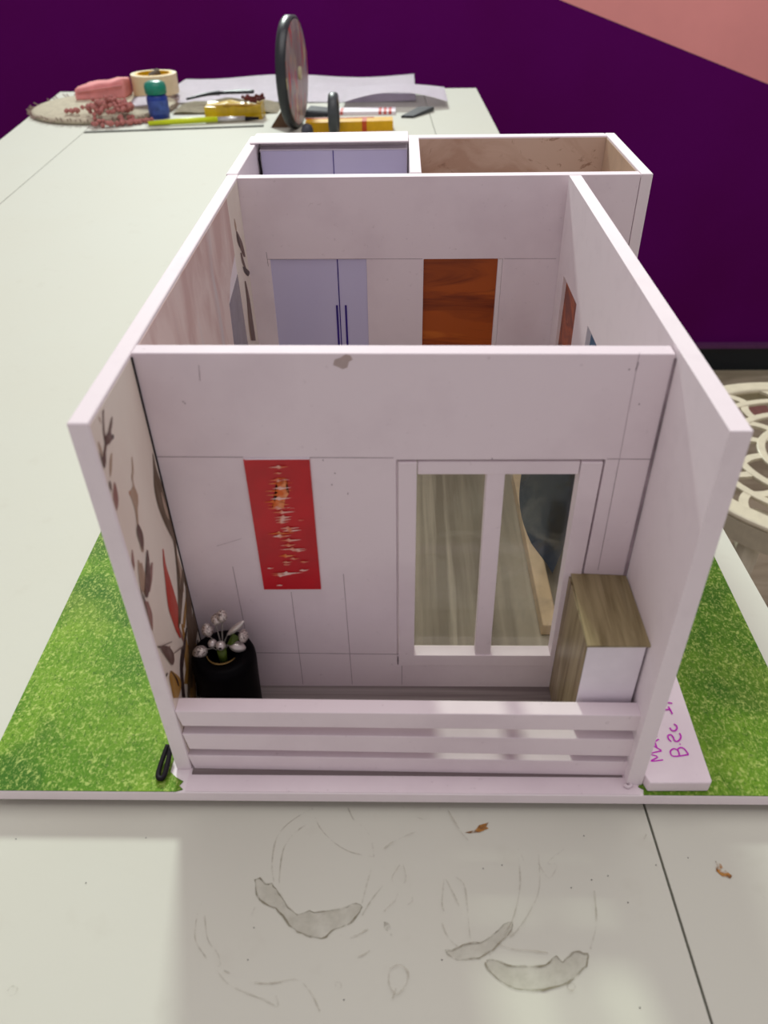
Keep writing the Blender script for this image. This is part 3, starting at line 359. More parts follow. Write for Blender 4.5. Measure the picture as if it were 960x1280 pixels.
# wallpapers (thin paper glued on)
def skewYZ(x): return lambda p, t: (skewL((x+t, p[0], p[1])))
wp = tag(obj('wallpaper', prism([(.0025, .001), (YA-.0012, .001), (YA-.0012, H-.002), (.0015, H-.002)], skewYZ(T), 0, .0002), paperw, hs), 'cream wallpaper printed with brown grasses and a red bud')
by = {}
for k, p in FLORAL: by.setdefault(k, []).append(p)
def strokes(d, parent, x, skew, ymax, order=('tan', 'ochre', 'rose', 'orange', 'brown', 'olive', 'dark', 'red')):
    for n, k in enumerate(order):
        if k not in d: continue
        quads = []
        for p in d[k]:
            m = len(p)//2; A, B = p[:m], p[m:][::-1]
            A = smooth_line(A, 4); B = smooth_line(B, 4)
            quads += [(A[i], A[i+1], B[i+1], B[i]) for i in range(len(A)-1)]
        quads = [tuple((min(max(v[0], .0018), ymax-.0003), min(max(v[1], .002), H-.004)) for v in q) for q in quads]
        quads = [q for q in quads if max(v[0] for v in q)-min(v[0] for v in q) > .00003]
        obj('printed_'+k+'_stalks' if k != 'red' else 'printed_red_bud', sheet(quads, skew(x), .00025+.00003*n), FL[k], parent)['kind'] = 'stuff'
strokes(by, wp, T, skewYZ, YA-.0012)
pp = [(YA+T, .004), (.2960, .004), (.2960, .1609), (.3009, .1914), (.318, .205), (.3465, .215), (.3465, H-.002), (YA+T, H-.002)]
pw2 = tag(obj('wallpaper', prism(pp, skewYZ(T), 0, .0003), pinkp, hs), 'pale pink marbled wallpaper with a curved torn edge')
tag(obj('wallpaper', prism([(.2965, .004), (.352, .004), (.352, .199), (.301, .1905), (.2965, .1609)], skewYZ(T), 0, .0002), plain('grey_film', (150, 144, 150), .25, .5), hs), 'shiny grey sheet beside the pink wallpaper')
wp3 = tag(obj('wallpaper', prism([(.352, .004), (YBW-.0006, .004), (YBW-.0006, H-.002), (.3475, H-.002), (.3475, .205)], skewYZ(T), 0, .0002), paperw, hs), 'floral wallpaper strip in the far corner')
by2 = {}
for k, p in FLORAL_BACK: by2.setdefault(k, []).append(p)
strokes(by2, wp3, T, skewYZ, YBW-.0006)
tag(obj('wallpaper', box(.1674, XE-T, YC-.0004, YC, .002, H-.0015), marble, hs), 'brown marbled paper on the far wall of the back room')
tag(obj('wallpaper', box(XE-T-.0001, XE-T+.0001-.0006, YBW+T+.001, YC-.001, .002, H-.002), plain('tan_paper', (206, 178, 150), .5, var=.06), hs), 'tan paper on the side wall of the back room')
# floor papers
tag(obj('floor_sheet', box(T+.004, W-T+.001, -.004, YA, 0, .0012), floorp, hs), 'grey wood print floor behind the railing')
tag(obj('floor_sheet', box(T, W-T, YA+T, YBW, 0, .0012), floor2, hs), 'brown wood print floor of the middle room')
tag(obj('floor_sheet', box(.1674, XE-T, YBW+T, YC, 0, .0012), floorp, hs), 'floor of the back room')
# painted doors in the openings
tag(obj('painted_door', box(.1700, .2412, YBW+.0045, YBW+.0075, .0012, .1915), door, hs), 'orange brown painted door in the far partition')
tag(obj('painted_window', box(W-T+.0045, W-T+.007, .1900, .2585, .0012, .1905), bluef2, hs), 'teal blue film in the right side wall opening')
obj('door_jamb', box(.2372, .2410, YBW+.0005, YBW+.0045, .0012, .1912), edge, hs)
tag(obj('painted_door', box(W-T+.004, W-T+.007, .3035, .3660, .0012, .188), door, hs), 'orange brown painted door in the right side wall')
wf = tag(obj('wardrobe_front', box(.0312, .1184, YBW+.0012, YBW+.004, .0012, .1922), lav, hs), 'shiny lavender double wardrobe front drawn on the far partition')
tag(obj('door_line', box(.0915, .0925, YBW+.0009, YBW+.0012, .002, .192), marker, wf), 'purple centre line')
for a in (.0885, .0968): tag(obj('handle', box(a, a+.0019, YBW+.0006, YBW+.0012, .060, .148), marker, wf), 'purple drawn handle')
# window frame
fb = box(.1440, .1476, YA+T, YA+T+.001, .0210, .199)
box(.2625, .2665, YA+T, YA+T+.001, .0210, .199, fb); box(.1476, .2625, YA+T, YA+T+.001, .1945, .199, fb); box(.1476, .2625, YA+T, YA+T+.001, .0210, .0250, fb)
obj('gap_light_stop', fb, foam, hs)['kind'] = 'stuff'  # unseen ring added behind the frame to keep its gap dark
wn = tag(obj('window_frame', box(.1478, .1584, YA-.0008, YA+.0088, .0240, .1952), foam, hs, bevel=.0004), 'white two-light window frame')
obj('frame_bar', box(.1589, .2503, YA+.0004, YA+.0085, .1862, .1950), foam, wn, bevel=.0004)
obj('frame_bar', hexa(bmesh.new(), [(.2520, YA-.0008, .0240), (.2622, YA-.0008, .0240), (.2622, YA+.0085, .0240), (.2518, YA+.0085, .0240), (.2508, YA-.0008, .1950), (.2628, YA-.0008, .1950), (.2632, YA+.0085, .1954), (.2506, YA+.0085, .1954)]), foam, wn, bevel=.0004)
obj('frame_bar', box(.1500, .2600, YA-.0006, YA+.0090, .0242, .0345), foam, wn, bevel=.0004)
obj('mullion', hexa(bmesh.new(), [(.2004, YA+.0008, .0345), (.2110, YA+.0008, .0345), (.2110, YA+.0085, .0345), (.2004, YA+.0085, .0345), (.1984, YA+.0008, .1862), (.2088, YA+.0008, .1862), (.2088, YA+.0085, .1862), (.1984, YA+.0085, .1862)]), foam, wn, bevel=.0004)
for a, b in ((.1588, .2012), (.2085, .2512)): tag(obj('pane', box(a-.001, b+.001, YA+.0082, YA+.0086, .0335, .187), film, wn), 'scratched clear film pane')
# railing of three white slats
rl = obj('railing', box(.2925, .2950, -.002, .006, .0, .003), edge, hs); rl['label'] = 'low front railing of three stacked white bars'
for zt, zb, xa, xb, dzt, dzb in ((.0597, .0453, .0128, .2950, .0020, .0018), (.0374, .0217, .0133, .2945, .0010, -.0003), (.0150, .0006, .0130, .2945, .0003, 0)):
    yl, yr = 0.0003, -.0028
    a = .0012 if zt > .05 else 0
    obj('slat', hexa(bmesh.new(), [(xa+.0018, yl, zb), (xb-.0006, yr, zb+dzb), (xb-.0006, yr+.0092, zb+dzb), (xa+.0018, yl+.0095, zb), (xa-.0004, yl, zt), (xb, yr, zt+dzt), (xb, yr+.0100, zt+dzt), (xa-.0004, yl+.0105, zt)]), foam, rl, bevel=.0006)
obj('front_strip', box(.012, .2995, -.0160, .0075, .0, .0006), foam, hs)

# ---------------------------------------------------------------- loose things in and on the house
rp = empty('red_painting', 'crimson rectangular painting with white and orange scraped zigzags, hung left of the window', 'painting', (.08, YA, .097))
obj('canvas', prism([(.0605, .1972), (.0979, .1974), (.0981, .0973), (.0614, .0970)], XZ(YA), .0001, .0009), red, rp)
obj('canvas_edge', prism([(.0612, .1980), (.0978, .1983), (.0978, .1972), (.0612, .1971)], XZ(YA), .0002, .0007), white_p, rp)
for c, m, n in (('o', po, 'orange_strokes'), ('w', pw, 'white_strokes')): obj(n, sheet([p for k, p in PAINT if k == c], XZ(YA), .0012+(.0003 if c == 'w' else 0)), m, rp)['kind'] = 'stuff'

cb = empty('small_cabinet', 'white box cabinet papered in olive wood print, in the right corner by the window', 'cabinet', (.273, .04, .0012))
obj('body', box(.2562, .2898, .0108, .0680, .0012, .1085), white_p, cb, bevel=.0006)
tag(obj('top_panel', hexa(bmesh.new(), [(.2550, .0085, .1086), (.2912, .0092, .1080), (.2905, .0682, .1078), (.2560, .0682, .1095), (.2550, .0085, .1102), (.2912, .0092, .1094), (.2905, .0682, .1092), (.2560, .0682, .1112)]), woodc, cb), 'olive brown wood print lid paper')
tag(obj('side_panel', box(.2550, .2561, .0110, .0680, .0012, .1086), woodv, cb), 'olive brown wood print side paper')

vs = empty('black_vase', 'glossy black round vase holding silver buds, in the left corner', 'vase', (.036, .0415, .0012))
VX, VY, VR = .0350, .0418, .0208
obj('body', lathe([(.0185, .0), (.0196, .002), (.0198, .02), (.0203, .040), (.0208, .056), (.0206, .061), (.0193, .0650), (.0165, .0662), (.0095, .0655), (.0088, .0640), (.0080, .056), (.0070, .050)], (VX, VY, .0012)), blackv, vs, smooth=True)
ring = [(VX+.0098*math.cos(a), VY-.001+.0098*math.sin(a), .0672) for a in [math.radians(200+i*7) for i in range(20)]]
tag(obj('rim_trim', tube(ring, lambda t: .0006*(1-abs(t-.45)), seg=6), gold, vs), 'chipped gold arc on the rim')
fl = empty('silver_bud_spray', 'spray of silver pearl and glitter buds standing in the black vase', 'artificial flower', (.036, .0418, .060))
def bud(p, q, r, mat, name):
    p, q = Vector(p), Vector(q); n = 12; ax = [tuple(p.lerp(q, i/n)) for i in range(n+1)]; r *= 1.25
    return obj(name, tube(ax, lambda t: max(.0002, r*math.sin(math.pi*min(1, max(0, t*.96+.02)))**.6), seg=12), mat, fl, smooth=True)
cen = Vector((.0352, .042, .0665))
BUD = [('g', (.0255, .041, .0700), (.0160, .041, .0640), .0036), ('g', (.0275, .045, .0775), (.0262, .047, .0870), .0030), ('g', (.0325, .047, .0860), (.0345, .049, .0940), .0030), ('g', (.0372, .046, .0890), (.0372, .049, .0975), .0028),
       ('s', (.0395, .044, .0800), (.0512, .045, .0915), .0017), ('g', (.0462, .046, .0770), (.0520, .045, .0780), .0036), ('s', (.0395, .043, .0720), (.0500, .043, .0685), .0029)]
for k, p, q, r in BUD:
    bud(p, q, r, glit if k == 'g' else silver, 'glitter_bud' if k == 'g' else 'pearl_bud')
    obj('stem', tube([tuple(cen), tuple(cen.lerp(Vector(p), .6)+Vector((0, 0, .002))), p], .0004, seg=6), stemm, fl)
for p, r in (((.0292, .043, .0732), .0029), ((.0352, .040, .0745), .0031)):
    obj('pearl', lathe([(r*math.sin(i*math.pi/10)+.00005, -r*math.cos(i*math.pi/10)) for i in range(11)], p, 16), silver, fl, smooth=True)
    obj('stem', tube([tuple(cen), p], .0004, seg=6), stemm, fl)
obj('pearl_hole', lathe([(.0009, -.0002), (.0009, .0002)], (.0356, .0369, .0755), 10, axis='z'), black, fl)
obj('stem_wrap', tube([(.0350, .042, .048), (.0350, .0405, .062), (.0352, .040, .0705)], lambda t: .0024+.0006*t, seg=10), green, fl, smooth=True)
obj('leaf', hexa(bmesh.new(), [(.0385, .043, .0722), (.0415, .041, .0735), (.0475, .0445, .0765), (.0425, .046, .0790), (.0385, .043, .0727), (.0415, .041, .0740), (.0475, .0445, .0770), (.0425, .046, .0795)]), green, fl)

# things seen through the window film on the floor of the middle room
bt = tag(obj('beige_batten', hexa(bmesh.new(), [(.2560, .118, .0012), (.2690, .118, .0012), (.2690, .318, .0012), (.2560, .318, .0012), (.2565, .118, .0130), (.2685, .118, .0130), (.2685, .318, .0130), (.2565, .318, .0130)]), plain('beige_card', (214, 190, 156), .45), bevel=.0015), 'beige card batten lying on the middle room floor by the right wall', 'batten')
bm = bmesh.new(); rows = []
for i in range(13):
    f = i/12; y0 = .325-.15*f; xb = .2665-.010*math.sin(math.pi*min(1, f*1.05))+.012*max(0, f-.75)*4*.5; yt = .259-.084*f; row = []
    for j in range(7):
        g = j/6; row.append(bm.verts.new((xb+(.2893-xb)*g**.7, y0+(yt-y0)*g, .0135+(.160-.0135)*g)))
    rows.append(row)
for i in range(12):
    for j in range(6): bm.faces.new((rows[i][j], rows[i+1][j], rows[i+1][j+1], rows[i][j+1]))
bmesh.ops.solidify(bm, geom=bm.faces[:], thickness=.0012)
tag(obj('blue_panel', bm, bluef, loc=(.27, .25, .0135), smooth=True), 'dark blue glossy sheet leaning on the right side wall of the middle room', 'sheet')

# wardrobe in the back room
wr = empty('back_room_wardrobe', 'lavender two-door wardrobe with a thick white top, left back room of the model house', 'wardrobe', (.083, .52, 0))
obj('body', box(.0115, .1560, .5205, .5368, 0, H-.006), white_p, wr)
for a, b in ((.0125, .0829), (.0837, .1552)): obj('door', box(a, b, .5190, .5205, .001, H-.007), lav, wr)
obj('centre_gap', box(.0829, .0837, .5186, .5205, .001, H-.007), marker, wr)
obj('top_panel', hexa(bmesh.new(), [(.0035, .5130, H+.0007), (.1568, .5150, H+.0007), (.1568, .5530, H+.0007), (.0045, .5510, H+.0007), (.0035, .5130, H+.0022), (.1568, .5150, H+.0022), (.1568, .5560, H+.0022), (.0045, .5530, H+.0022)]), edge, wr, bevel=.0006)
sq = [(.0112+.0008*math.sin(i*1.9), .5175, .06+i*.0065) for i in range(31)]
obj('dark_gap_squiggle', tube(sq, .0009, seg=6), black, wr)  # black squiggle drawing the dark gap at the wardrobe's left edge

# name plate
npz = empty('name_plate', 'white foam plate with magenta handwriting lying on the grass right of the house', 'name plate', (.325, .05, .0007))
poly = [(.3035, -.0142), (.3060, -.0165), (.3410, -.0160), (.3440, -.0128), (.3446, .128), (.3032, .128), (.3030, -.0085)]
poly = [(.3019, -.0062), (.3042, -.0140), (.3418, -.0136), (.3432, -.0121), (.3445, .0727), (.3452, .125), (.3025, .125)]
obj('plate', prism(poly, XY(0), .0007, .0100), foam, npz, bevel=.0008)
q = []
for s_ in WRITING: q += strip(smooth_line(s_, 4), .0010)
tag(obj('handwriting', sheet(q, XY(.0100), .0001), magenta, npz), 'handwritten MA. and B.Sc I in magenta marker')
# black bent clip at the front left corner
cl = [(-.0050, .014, .0065), (-.0062, .006, .0050), (-.0072, -.002, .0035), (-.0068, -.0072, .0028), (-.0048, -.0085, .0028), (-.0030, -.0070, .0032), (-.0022, .000, .0050), (-.0022, .012, .0075)]
tag(obj('black_wire_loop', tube(smooth_line(cl, 4), .0017, seg=8), black, loc=(-.005, 0, .0007), smooth=True), 'short black bent wire loop against the front left foot of the house', 'wire')
tag(obj('glue_blob', tube([(.2905, -.0100, .0018), (.2925, -.0118, .0020), (.2950, -.0105, .0018), (.2940, -.0085, .0018)], .0012, seg=6), foam, hs, smooth=True), 'hardened glue blob')

# ---------------------------------------------------------------- far end of the table
mat_r = empty('round_cushion', 'round beige fabric mat with a fringed edge at the far left of the table', 'mat', (-.70, 2.2, TZ))
beige = plain('beige_fabric', (204, 196, 172), .8, .1); fringe = plain('fringe_taupe', (176, 156, 144), .8, .1, var=.3, scale=200)
CXm, CYm, RM = -.715, 2.215, .205
obj('pad', lathe([(RM*.97, 0), (RM, .004), (RM, .010), (RM*.95, .015), (RM*.5, .018), (.001, .0185)], (CXm, CYm, TZ), 48), beige, mat_r, smooth=True)
bm = bmesh.new()
for i in range(110):
    a = i*2*math.pi/110+random.uniform(-.02, .02); r2 = RM+random.uniform(.004, .013)
    tube([(CXm+RM*.98*math.cos(a), CYm+RM*.98*math.sin(a), TZ+.009), (CXm+r2*math.cos(a+.02), CYm+r2*math.sin(a+.02), TZ+random.uniform(.004, .02))], .0018, bm, 4)
obj('fringe', bm, fringe, mat_r)['kind'] = 'stuff'
PZ = TZ+.017
pinkm = plain('pink_soft_fabric', (240, 160, 158), .7, .1, var=.12, scale=30)
pch = empty('pink_pouch', 'folded pink soft pouch lying on the round beige mat', 'pouch', (-.75, 2.30, PZ))
hexv = [(-.815, 2.26, PZ), (-.672, 2.285, PZ), (-.668, 2.36, PZ), (-.80, 2.36, PZ), (-.815, 2.265, PZ+.030), (-.670, 2.285, PZ+.052), (-.668, 2.352, PZ+.050), (-.800, 2.352, PZ+.036)]
bmp = hexa(bmesh.new(), hexv); bmesh.ops.subdivide_edges(bmp, edges=bmp.edges[:], cuts=3, use_grid_fill=True)
for v in bmp.verts:
    if v.co.z > PZ+.002: v.co.z += .003*math.sin(v.co.x*90+v.co.y*60)
obj('body', bmp, pinkm, pch, smooth=True, bevel=.006, seg=3)
obj('fold', tube([(-.806, 2.262, PZ+.022), (-.74, 2.268, PZ+.030), (-.675, 2.280, PZ+.036)], .003, seg=6), pinkm, pch, smooth=True)
tp = empty('tape_roll', 'wide cream masking tape roll lying flat beside the pink pouch', 'tape roll', (-.60, 2.37, TZ))
TX, TY, TB = -.597, 2.36, PZ+.0012
obj('tape', lathe([(.056, .0), (.068, .0), (.0685, .001), (.0685, .053), (.068, .054), (.056, .054), (.056, 0)], (TX, TY, TB), 40, cap=False), plain('cream_tape', (232, 214, 172), .5, var=.04), tp, smooth=False)
obj('core', lathe([(.048, .0005), (.0558, .0005), (.0558, .0545), (.048, .0545), (.048, .0005)], (TX, TY, TB), 40, cap=False), plain('yellow_core', (240, 190, 20), .5), tp)
tag(obj('crumpled_foil', tube([(-.612, 2.36, TB+.003), (-.600, 2.352, TB+.048), (-.582, 2.368, TB+.055)], .012, seg=7), plain('dark_foil', (110, 96, 70), .4, var=.4), loc=(-.6, 2.36, TB)), 'crumpled dark foil scrap tucked inside the tape roll', 'foil')
bt2 = empty('glue_bottle', 'small blue bottle with a round teal cap standing near the far left of the table', 'bottle', (-.526, 2.10, TZ))
bx, byy = -.526, 2.1
obj('body', lathe([(.024, 0), (.0275, .002), (.0285, .05), (.026, .058), (.018, .061)], (bx, byy, TZ), 28), plain('blue_plastic', (26, 62, 160), .3, .5), bt2, smooth=True)
obj('label_band', lathe([(.0287, .012), (.0289, .046)], (bx, byy, TZ), 28, cap=False), plain('pale_label', (74, 100, 180), .4, var=.3), bt2, smooth=True)
obj('cap', lathe([(.026, .060), (.0295, .062), (.030, .078), (.027, .087), (.016, .092), (.001, .0925)], (bx, byy, TZ), 28), plain('teal_cap', (14, 140, 116), .35, .5), bt2, smooth=True)
bm = bmesh.new(); random.seed(3)
def bead(c, r=.0068):
    m = Matrix.Translation(c); bmesh.ops.create_icosphere(bm, subdivisions=1, radius=r, matrix=m)
path = smooth_line([(-.765, 2.06, 0), (-.70, 2.045, 0), (-.66, 1.985, 0), (-.60, 2.0, 0), (-.63, 2.07, 0), (-.68, 2.10, 0), (-.655, 2.15, 0), (-.625, 2.10, 0), (-.60, 2.05, 0), (-.65, 2.02, 0), (-.69, 2.06, 0), (-.64, 2.12, 0), (-.60, 2.06, 0), (-.58, 2.01, 0), (-.545, 2.04, 0)], 14)
for i, p in enumerate(path):
    x, y = p[0], p[1]; d = math.hypot(x+.655, y-2.06); onmat = math.hypot(x-CXm, y-CYm) < RM+.01
    bead(Vector((x+random.uniform(-.014, .014), y+random.uniform(-.014, .014), TZ+(.026 if onmat else .006)+max(0, .045-d*.5)*random.random())))
bn = obj('bead_string', bm, bead_m, loc=(-.65, 2.05, TZ)); tag(bn, 'tangled string of dusty rose beads in front of the round mat', 'beads')
# steel ruler and paint brush
def rod(a, b, r0, r1, z, bm=None): return tube([(a[0], a[1], z), (b[0], b[1], z)], lambda t: r0+(r1-r0)*t, bm, 8)
rz = TZ
ru = obj('steel_ruler', hexa(bmesh.new(), [(-.6825, 1.930, rz), (-.6820, 1.915, rz), (-.2165, 1.968, rz), (-.217, 1.984, rz), (-.6825, 1.930, rz+.002), (-.6820, 1.915, rz+.002), (-.2165, 1.968, rz+.002), (-.217, 1.984, rz+.002)]), plain('dull_steel', (96, 98, 92), .7, .1, 0), loc=(-.45, 1.95, rz)); tag(ru, 'thin grey ruler lying in front of the yellow brush', 'ruler')
pb_ = empty('paint_brush', 'neon yellow handled paint brush with a silver ferrule and dark tip', 'brush', (-.4, 2.0, TZ))
obj('handle', tube([(-.530, 1.990, TZ+.007), (-.44, 2.006, TZ+.009), (-.3477, 2.022, TZ+.009)], lambda t: .0055+.002*math.sin(t*2.5), seg=10), plain('neon_yellow', (214, 232, 20), .35, .5, var=.03), pb_, smooth=True)
obj('ferrule', rod((-.3477, 2.022), (-.275, 2.034), .0068, .0060, TZ+.0085), plain('ferrule_steel', (214, 214, 214), .25, .6, .7), pb_, smooth=True)
obj('bristles', rod((-.275, 2.034), (-.238, 2.040), .0060, .0035, TZ+.007), black, pb_, smooth=True)
yp = empty('yellow_packet', 'crumpled glossy yellow packet behind the paint brush', 'packet', (-.31, 2.09, TZ))
bmp = box(-.390, -.232, 2.060, 2.125, TZ, TZ+.036); bmesh.ops.subdivide_edges(bmp, edges=bmp.edges[:], cuts=4, use_grid_fill=True)
for v in bmp.verts:
    if v.co.z > TZ+.003: v.co.z += .004*math.sin(v.co.x*130)+random.uniform(-.003, .002); v.co.y += .003*math.sin(v.co.x*90)
obj('wrapper', bmp, plain('yellow_wrapper', (222, 184, 18), .25, .6, var=.2, scale=25), yp)
obj('wrapper_fold', tube([(-.385, 2.070, TZ+.030), (-.32, 2.062, TZ+.036), (-.24, 2.068, TZ+.034)], .004, seg=6), plain('yellow_wrapper_dark', (182, 140, 20), .3, .5), yp)
bm = bmesh.new()
for i in range(26):
    mt = Matrix.Translation((random.uniform(-.285, -.232), random.uniform(2.075, 2.12), TZ+.040+random.uniform(0, .012))); bmesh.ops.create_icosphere(bm, subdivisions=1, radius=.0052, matrix=mt)
tag(obj('maroon_beads', bm, plain('maroon_bead', (110, 38, 34), .4, .4, var=.4), loc=(-.26, 2.1, TZ+.04)), 'small heap of maroon beads on top of the yellow packet', 'beads')
# papers and cloth
def curled(name, x0, x1, y0, y1, zf, mat, label, cat, nx=16, ny=10, th=.0012):
    bm = bmesh.new(); g = [[bm.verts.new((x0+(x1-x0)*i/nx, y0+(y1-y0)*j/ny, zf(i/nx, j/ny))) for j in range(ny+1)] for i in range(nx+1)]
    for i in range(nx):
        for j in range(ny): bm.faces.new((g[i][j], g[i+1][j], g[i+1][j+1], g[i][j+1]))
    bmesh.ops.solidify(bm, geom=bm.faces[:], thickness=th)
    return tag(obj(name, bm, mat, loc=((x0+x1)/2, (y0+y1)/2, TZ), smooth=True), label, cat)
curled('paper_sheet', -.575, .195, 2.28, 2.665, lambda u, v: TZ+.004+.010*v+.006*math.sin(u*6)*(1-v)*.5+.006*math.sin(u*9+v*4)*v, white_p, 'large white paper sheet overhanging the far edge of the table', 'paper')
curled('paper_sheet', -.02, .285, 2.19, 2.42, lambda u, v: TZ+.016+.026*math.sin(math.pi*min(1, u*1.0))*(1-v*.6), white_p, 'smaller arched white paper sheet at the far right, beside the red-striped card', 'paper')
curled('beige_cloth', -.50, -.20, 2.135, 2.27, lambda u, v: TZ+.003+.014*math.sin(math.pi*u)*(.4+.6*v)+.003*math.sin(u*17), beige, 'rumpled beige cloth behind the yellow packet', 'cloth')
curled('paper_scrap', -.625, -.535, 2.13, 2.22, lambda u, v: TZ+.021+.012*v+.006*u, white_p, 'small white paper scrap on the round mat behind the teal-capped bottle', 'paper', 6, 6)
darkm = plain('dark_grey_metal', (54, 58, 62), .3, .5, .4)
sc_ = empty('dark_pliers', 'dark slim pliers lying across the beige cloth', 'pliers', (-.38, 2.26, TZ+.02))
obj('jaw', tube(smooth_line([(-.475, 2.225, TZ+.024), (-.42, 2.262, TZ+.030), (-.385, 2.268, TZ+.032)], 4), lambda t: .003+.004*t, seg=7), darkm, sc_, smooth=True)
for dy in (0, .018): obj('handle', tube(smooth_line([(-.385, 2.268, TZ+.032), (-.33, 2.262+dy, TZ+.034), (-.285, 2.275+dy*.6, TZ+.032)], 4), .0045, seg=7), darkm, sc_, smooth=True)
# upright discs
dc = empty('painted_disc', 'tall black-rimmed disc with a multicoloured face standing on edge behind the house', 'disc', (-.125, 1.95, TZ))
cr = NM('mottled_disc_face', (132, 112, 112), .3, .5)
cr.mix(cr.ramp(cr.noise(20, 4, (1, 2.5, .5)), .4, .55), (150, 140, 136)); cr.mix(cr.ramp(cr.noise(26, 3, (1, 3, .5)), .55, .62), (190, 60, 40)); cr.mix(cr.ramp(cr.noise(30, 3, (1, 3, .4)), .6, .66, 0, .9), (84, 70, 150)); cr.mix(cr.ramp(cr.noise(34, 3, (1, 3, .3)), .62, .68, 0, .9), (230, 220, 150)); cr = cr.m
DX, DY, DZ, DR = -.123, 1.965, TZ+.126, .126
dob = obj('rim', lathe([(DR-.012, -.016), (DR-.003, -.017), (DR, -.012), (DR, .006), (DR-.003, .008), (DR-.008, .008), (DR-.008, -.016)], (DX, DY, DZ), 56, axis='x', cap=False), plain('black_rubber_rim', (30, 36, 40), .35, .5), dc, smooth=True)
obj('face', lathe([(.001, .014), (.05, .0135), (DR-.030, .012), (DR-.008, .009), (DR-.008, -.010), (.001, -.012)], (DX, DY, DZ), 56, axis='x'), cr, dc)
obj('hub', lathe([(.016, .010), (.015, .018), (.001, .020)], (DX, DY, DZ), 20, axis='x'), plain('pale_hub', (190, 182, 150), .4), dc, smooth=True)
for o_ in dc.children:
    for v in o_.data.vertices:
        c0 = Vector((DX, DY, DZ))-ORG['painted_disc']; q_ = v.co/S-c0; an = math.radians(-7); v.co = (Vector((q_.x*math.cos(an)-q_.y*math.sin(an), q_.x*math.sin(an)+q_.y*math.cos(an), q_.z))+c0)*S
tag(obj('foot', hexa(bmesh.new(), [(-.195, 1.955, TZ), (-.140, 1.955, TZ), (-.140, 2.0, TZ), (-.195, 2.0, TZ), (-.160, 1.96, TZ+.045), (-.150, 1.96, TZ+.045), (-.150, 1.99, TZ+.045), (-.160, 1.99, TZ+.045)]), plain('brown_foot', (98, 72, 50), .5), dc), 'brown wedge foot')
d2 = empty('grey_ring', 'small dark grey ring standing on edge through the yellow box end', 'ring', (-.015, 1.92, TZ))
obj('tyre', lathe([(.034, -.012), (.046, -.013), (.050, -.008), (.050, .006), (.046, .010), (.034, .009), (.034, -.012)], (-.016, 1.85, TZ+.050), 40, axis='x', cap=False), plain('dark_grey_rubber', (64, 70, 72), .4, .4), d2, smooth=True)
obj('disc', lathe([(.001, -.006), (.034, -.004), (.034, .004), (.001, .006)], (-.016, 1.85, TZ+.050), 32, axis='x'), plain('pale_wheel', (160, 146, 136), .4), d2)
tag(obj('grey_pebble', lathe([(.001, 0), (.014, .002), (.016, .012), (.012, .024), (.001, .029)], (-.088, 1.86, TZ), 16), plain('slate_grey', (74, 76, 86), .4), loc=(-.088, 1.86, TZ), smooth=True), 'small slate grey knob at the foot of the tall disc', 'knob')
yb = empty('yellow_box', 'flat yellow carton with a red band lying behind the house', 'box', (.02, 1.92, TZ))
obj('carton', hexa(bmesh.new(), [(-.095, 1.890, TZ), (.130, 1.905, TZ), (.128, 1.955, TZ), (-.097, 1.940, TZ), (-.095, 1.890, TZ+.024), (.130, 1.905, TZ+.024), (.128, 1.955, TZ+.024), (-.097, 1.940, TZ+.024)]), plain('yellow_card', (228, 176, 10), .4, var=.06), yb)
rdm = plain('orange_red_print', (206, 80, 30), .4)
obj('red_band', hexa(bmesh.new(), [(.050, 1.8985, TZ), (.062, 1.8995, TZ), (.062, 1.955, TZ), (.050, 1.955, TZ), (.050, 1.8985, TZ+.0246), (.062, 1.8995, TZ+.0246), (.062, 1.9515, TZ+.0246), (.050, 1.9515, TZ+.0246)]), rdm, yb)
obj('red_edge', hexa(bmesh.new(), [(-.100, 1.932, TZ+.0240), (.080, 1.944, TZ+.0240), (.080, 1.952, TZ+.0240), (-.100, 1.940, TZ+.0240), (-.100, 1.932, TZ+.0250), (.080, 1.944, TZ+.0250), (.080, 1.952, TZ+.0250), (-.100, 1.940, TZ+.0250)]), rdm, yb)
cd = empty('striped_card', 'white card with pale red print lying under the arched paper', 'card', (.05, 2.12, TZ))
obj('card', box(-.05, .135, 2.105, 2.165, TZ, TZ+.008), white_p, cd)
for a in (-.04, -.02, .088, .102, .116): obj('red_mark', box(a, a+.008, 2.1045, 2.16, TZ+.001, TZ+.0084), plain('pale_red_print', (214, 92, 84), .5), cd)
tag(obj('dark_tool', hexa(bmesh.new(), [(-.12, 2.075, TZ), (-.035, 2.085, TZ), (-.04, 2.15, TZ), (-.11, 2.15, TZ), (-.115, 2.08, TZ+.018), (-.040, 2.088, TZ+.012), (-.045, 2.14, TZ+.014), (-.105, 2.14, TZ+.020)]), darkm, loc=(-.08, 2.11, TZ), bevel=.004), 'dark grey metal stapler body right of the tall disc', 'stapler')
tag(obj('dark_patch', hexa(bmesh.new(), [(.150, 2.060, TZ), (.185, 2.055, TZ), (.245, 2.145, TZ), (.200, 2.15, TZ), (.150, 2.060, TZ+.006), (.185, 2.055, TZ+.006), (.245, 2.145, TZ+.012), (.200, 2.15, TZ+.012)]), darkm, loc=(.2, 2.1, TZ), bevel=.002), 'flat dark grey patch near the far right corner of the table', 'scrap')  # flat dark grey patch in front of the arched paper

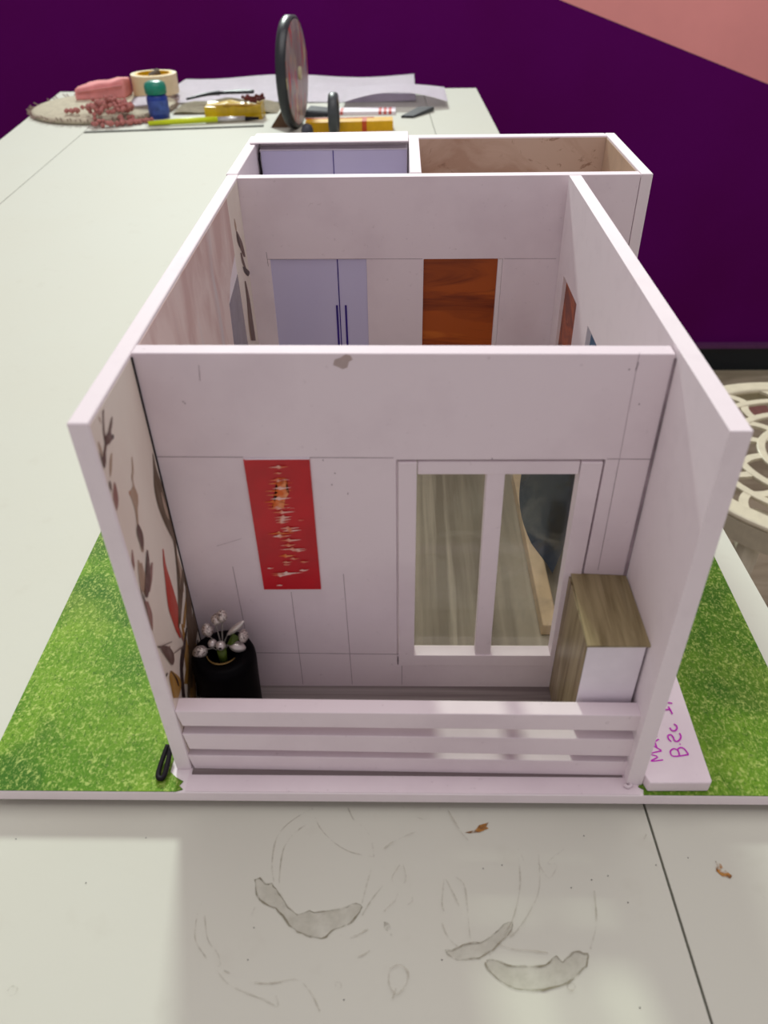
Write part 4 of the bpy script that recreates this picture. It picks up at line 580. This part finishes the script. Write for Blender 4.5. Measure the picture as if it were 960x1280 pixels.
# ---------------------------------------------------------------- plastic chair
SZ = -.50; KX, KY, KR = 1.05, 1.12, .325
ch = empty('plastic_chair', 'cream moulded plastic chair with a lattice seat beside the table', 'chair', (KX, KY, FZ))
def ringf(r0, r1, z0, z1, a0=0, a1=2*math.pi, seg=64, bm=None):
    bm = bm or bmesh.new(); full = abs(a1-a0-2*math.pi) < 1e-6; n = seg if full else seg+1; R_ = []
    for i in range(n):
        a = a0+(a1-a0)*i/seg; c, s_ = math.cos(a), math.sin(a)
        R_.append([bm.verts.new((KX+r*c, KY+r*s_, z)) for r, z in ((r0, z0), (r1, z0), (r1, z1), (r0, z1))])
    for i in range(n if full else n-1):
        A, B = R_[i], R_[(i+1) % n]
        for k in range(4): bm.faces.new((A[k], A[(k+1) % 4], B[(k+1) % 4], B[k]))
    if not full: bm.faces.new(R_[0]); bm.faces.new(R_[-1][::-1])
    return bm
obj('seat_rim', ringf(KR-.042, KR, SZ-.012, SZ), chairm, ch, bevel=.005)
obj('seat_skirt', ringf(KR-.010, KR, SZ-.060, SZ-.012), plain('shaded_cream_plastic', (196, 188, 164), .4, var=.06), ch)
for r in (.235, .175, .115): obj('lattice_ring', ringf(r-.009, r+.009, SZ-.010, SZ-.002), chairm, ch, bevel=.002)
obj('seat_centre', ringf(.001, .075, SZ-.010, SZ-.002), chairm, ch)
def rib(r0, r1, a, bend):
    m = []
    for i in range(7):
        t = i/6; r = r0+(r1-r0)*t; aa = a+bend*t*t; m.append((KX+r*math.cos(aa), KY+r*math.sin(aa)))
    bm = bmesh.new()
    for q_ in strip(m, .018): prism(q_, XY(SZ), -.0105, -.0035, bm)
    return bm
for k, (r0, r1, n, off, bend) in enumerate(((.235, .290, 17, .05, .10), (.175, .235, 17, .2, -.12), (.115, .175, 12, 0, .16), (.07, .115, 8, .1, 0))):
    for i in range(n): obj('lattice_rib', rib(r0, r1, off+i*2*math.pi/n, bend), chairm, ch)
for a in (45, 135, 225, 315):
    c_, s_ = math.cos(math.radians(a)), math.sin(math.radians(a))
    obj('leg', tube([(KX+.27*c_, KY+.27*s_, SZ-.02), (KX+.33*c_, KY+.33*s_, FZ+.002)], lambda t: .028-.010*t, seg=10), chairm, ch, smooth=True)
bk = [(KX+.30*math.cos(a), KY+.30*math.sin(a), SZ-.01) for a in (-1.0, 1.0)]
arch = smooth_line([(bk[0][0], bk[0][1], SZ-.02), (bk[0][0]+.06, bk[0][1]-.02, SZ+.30), (KX+.40, KY-.12, SZ+.55), (KX+.42, KY, SZ+.60), (KX+.40, KY+.12, SZ+.55), (bk[1][0]+.06, bk[1][1]+.02, SZ+.30), (bk[1][0], bk[1][1], SZ-.02)], 5)
obj('back_frame', tube(arch, .018, seg=8), chairm, ch, smooth=True)
for k in range(-2, 3): obj('back_slat', tube([(KX+.29, KY+k*.07, SZ-.005), (KX+.36, KY+k*.06, SZ+.30), (KX+.405, KY+k*.045, SZ+.565-.012*abs(k)**1.5)], .009, seg=6), chairm, ch)
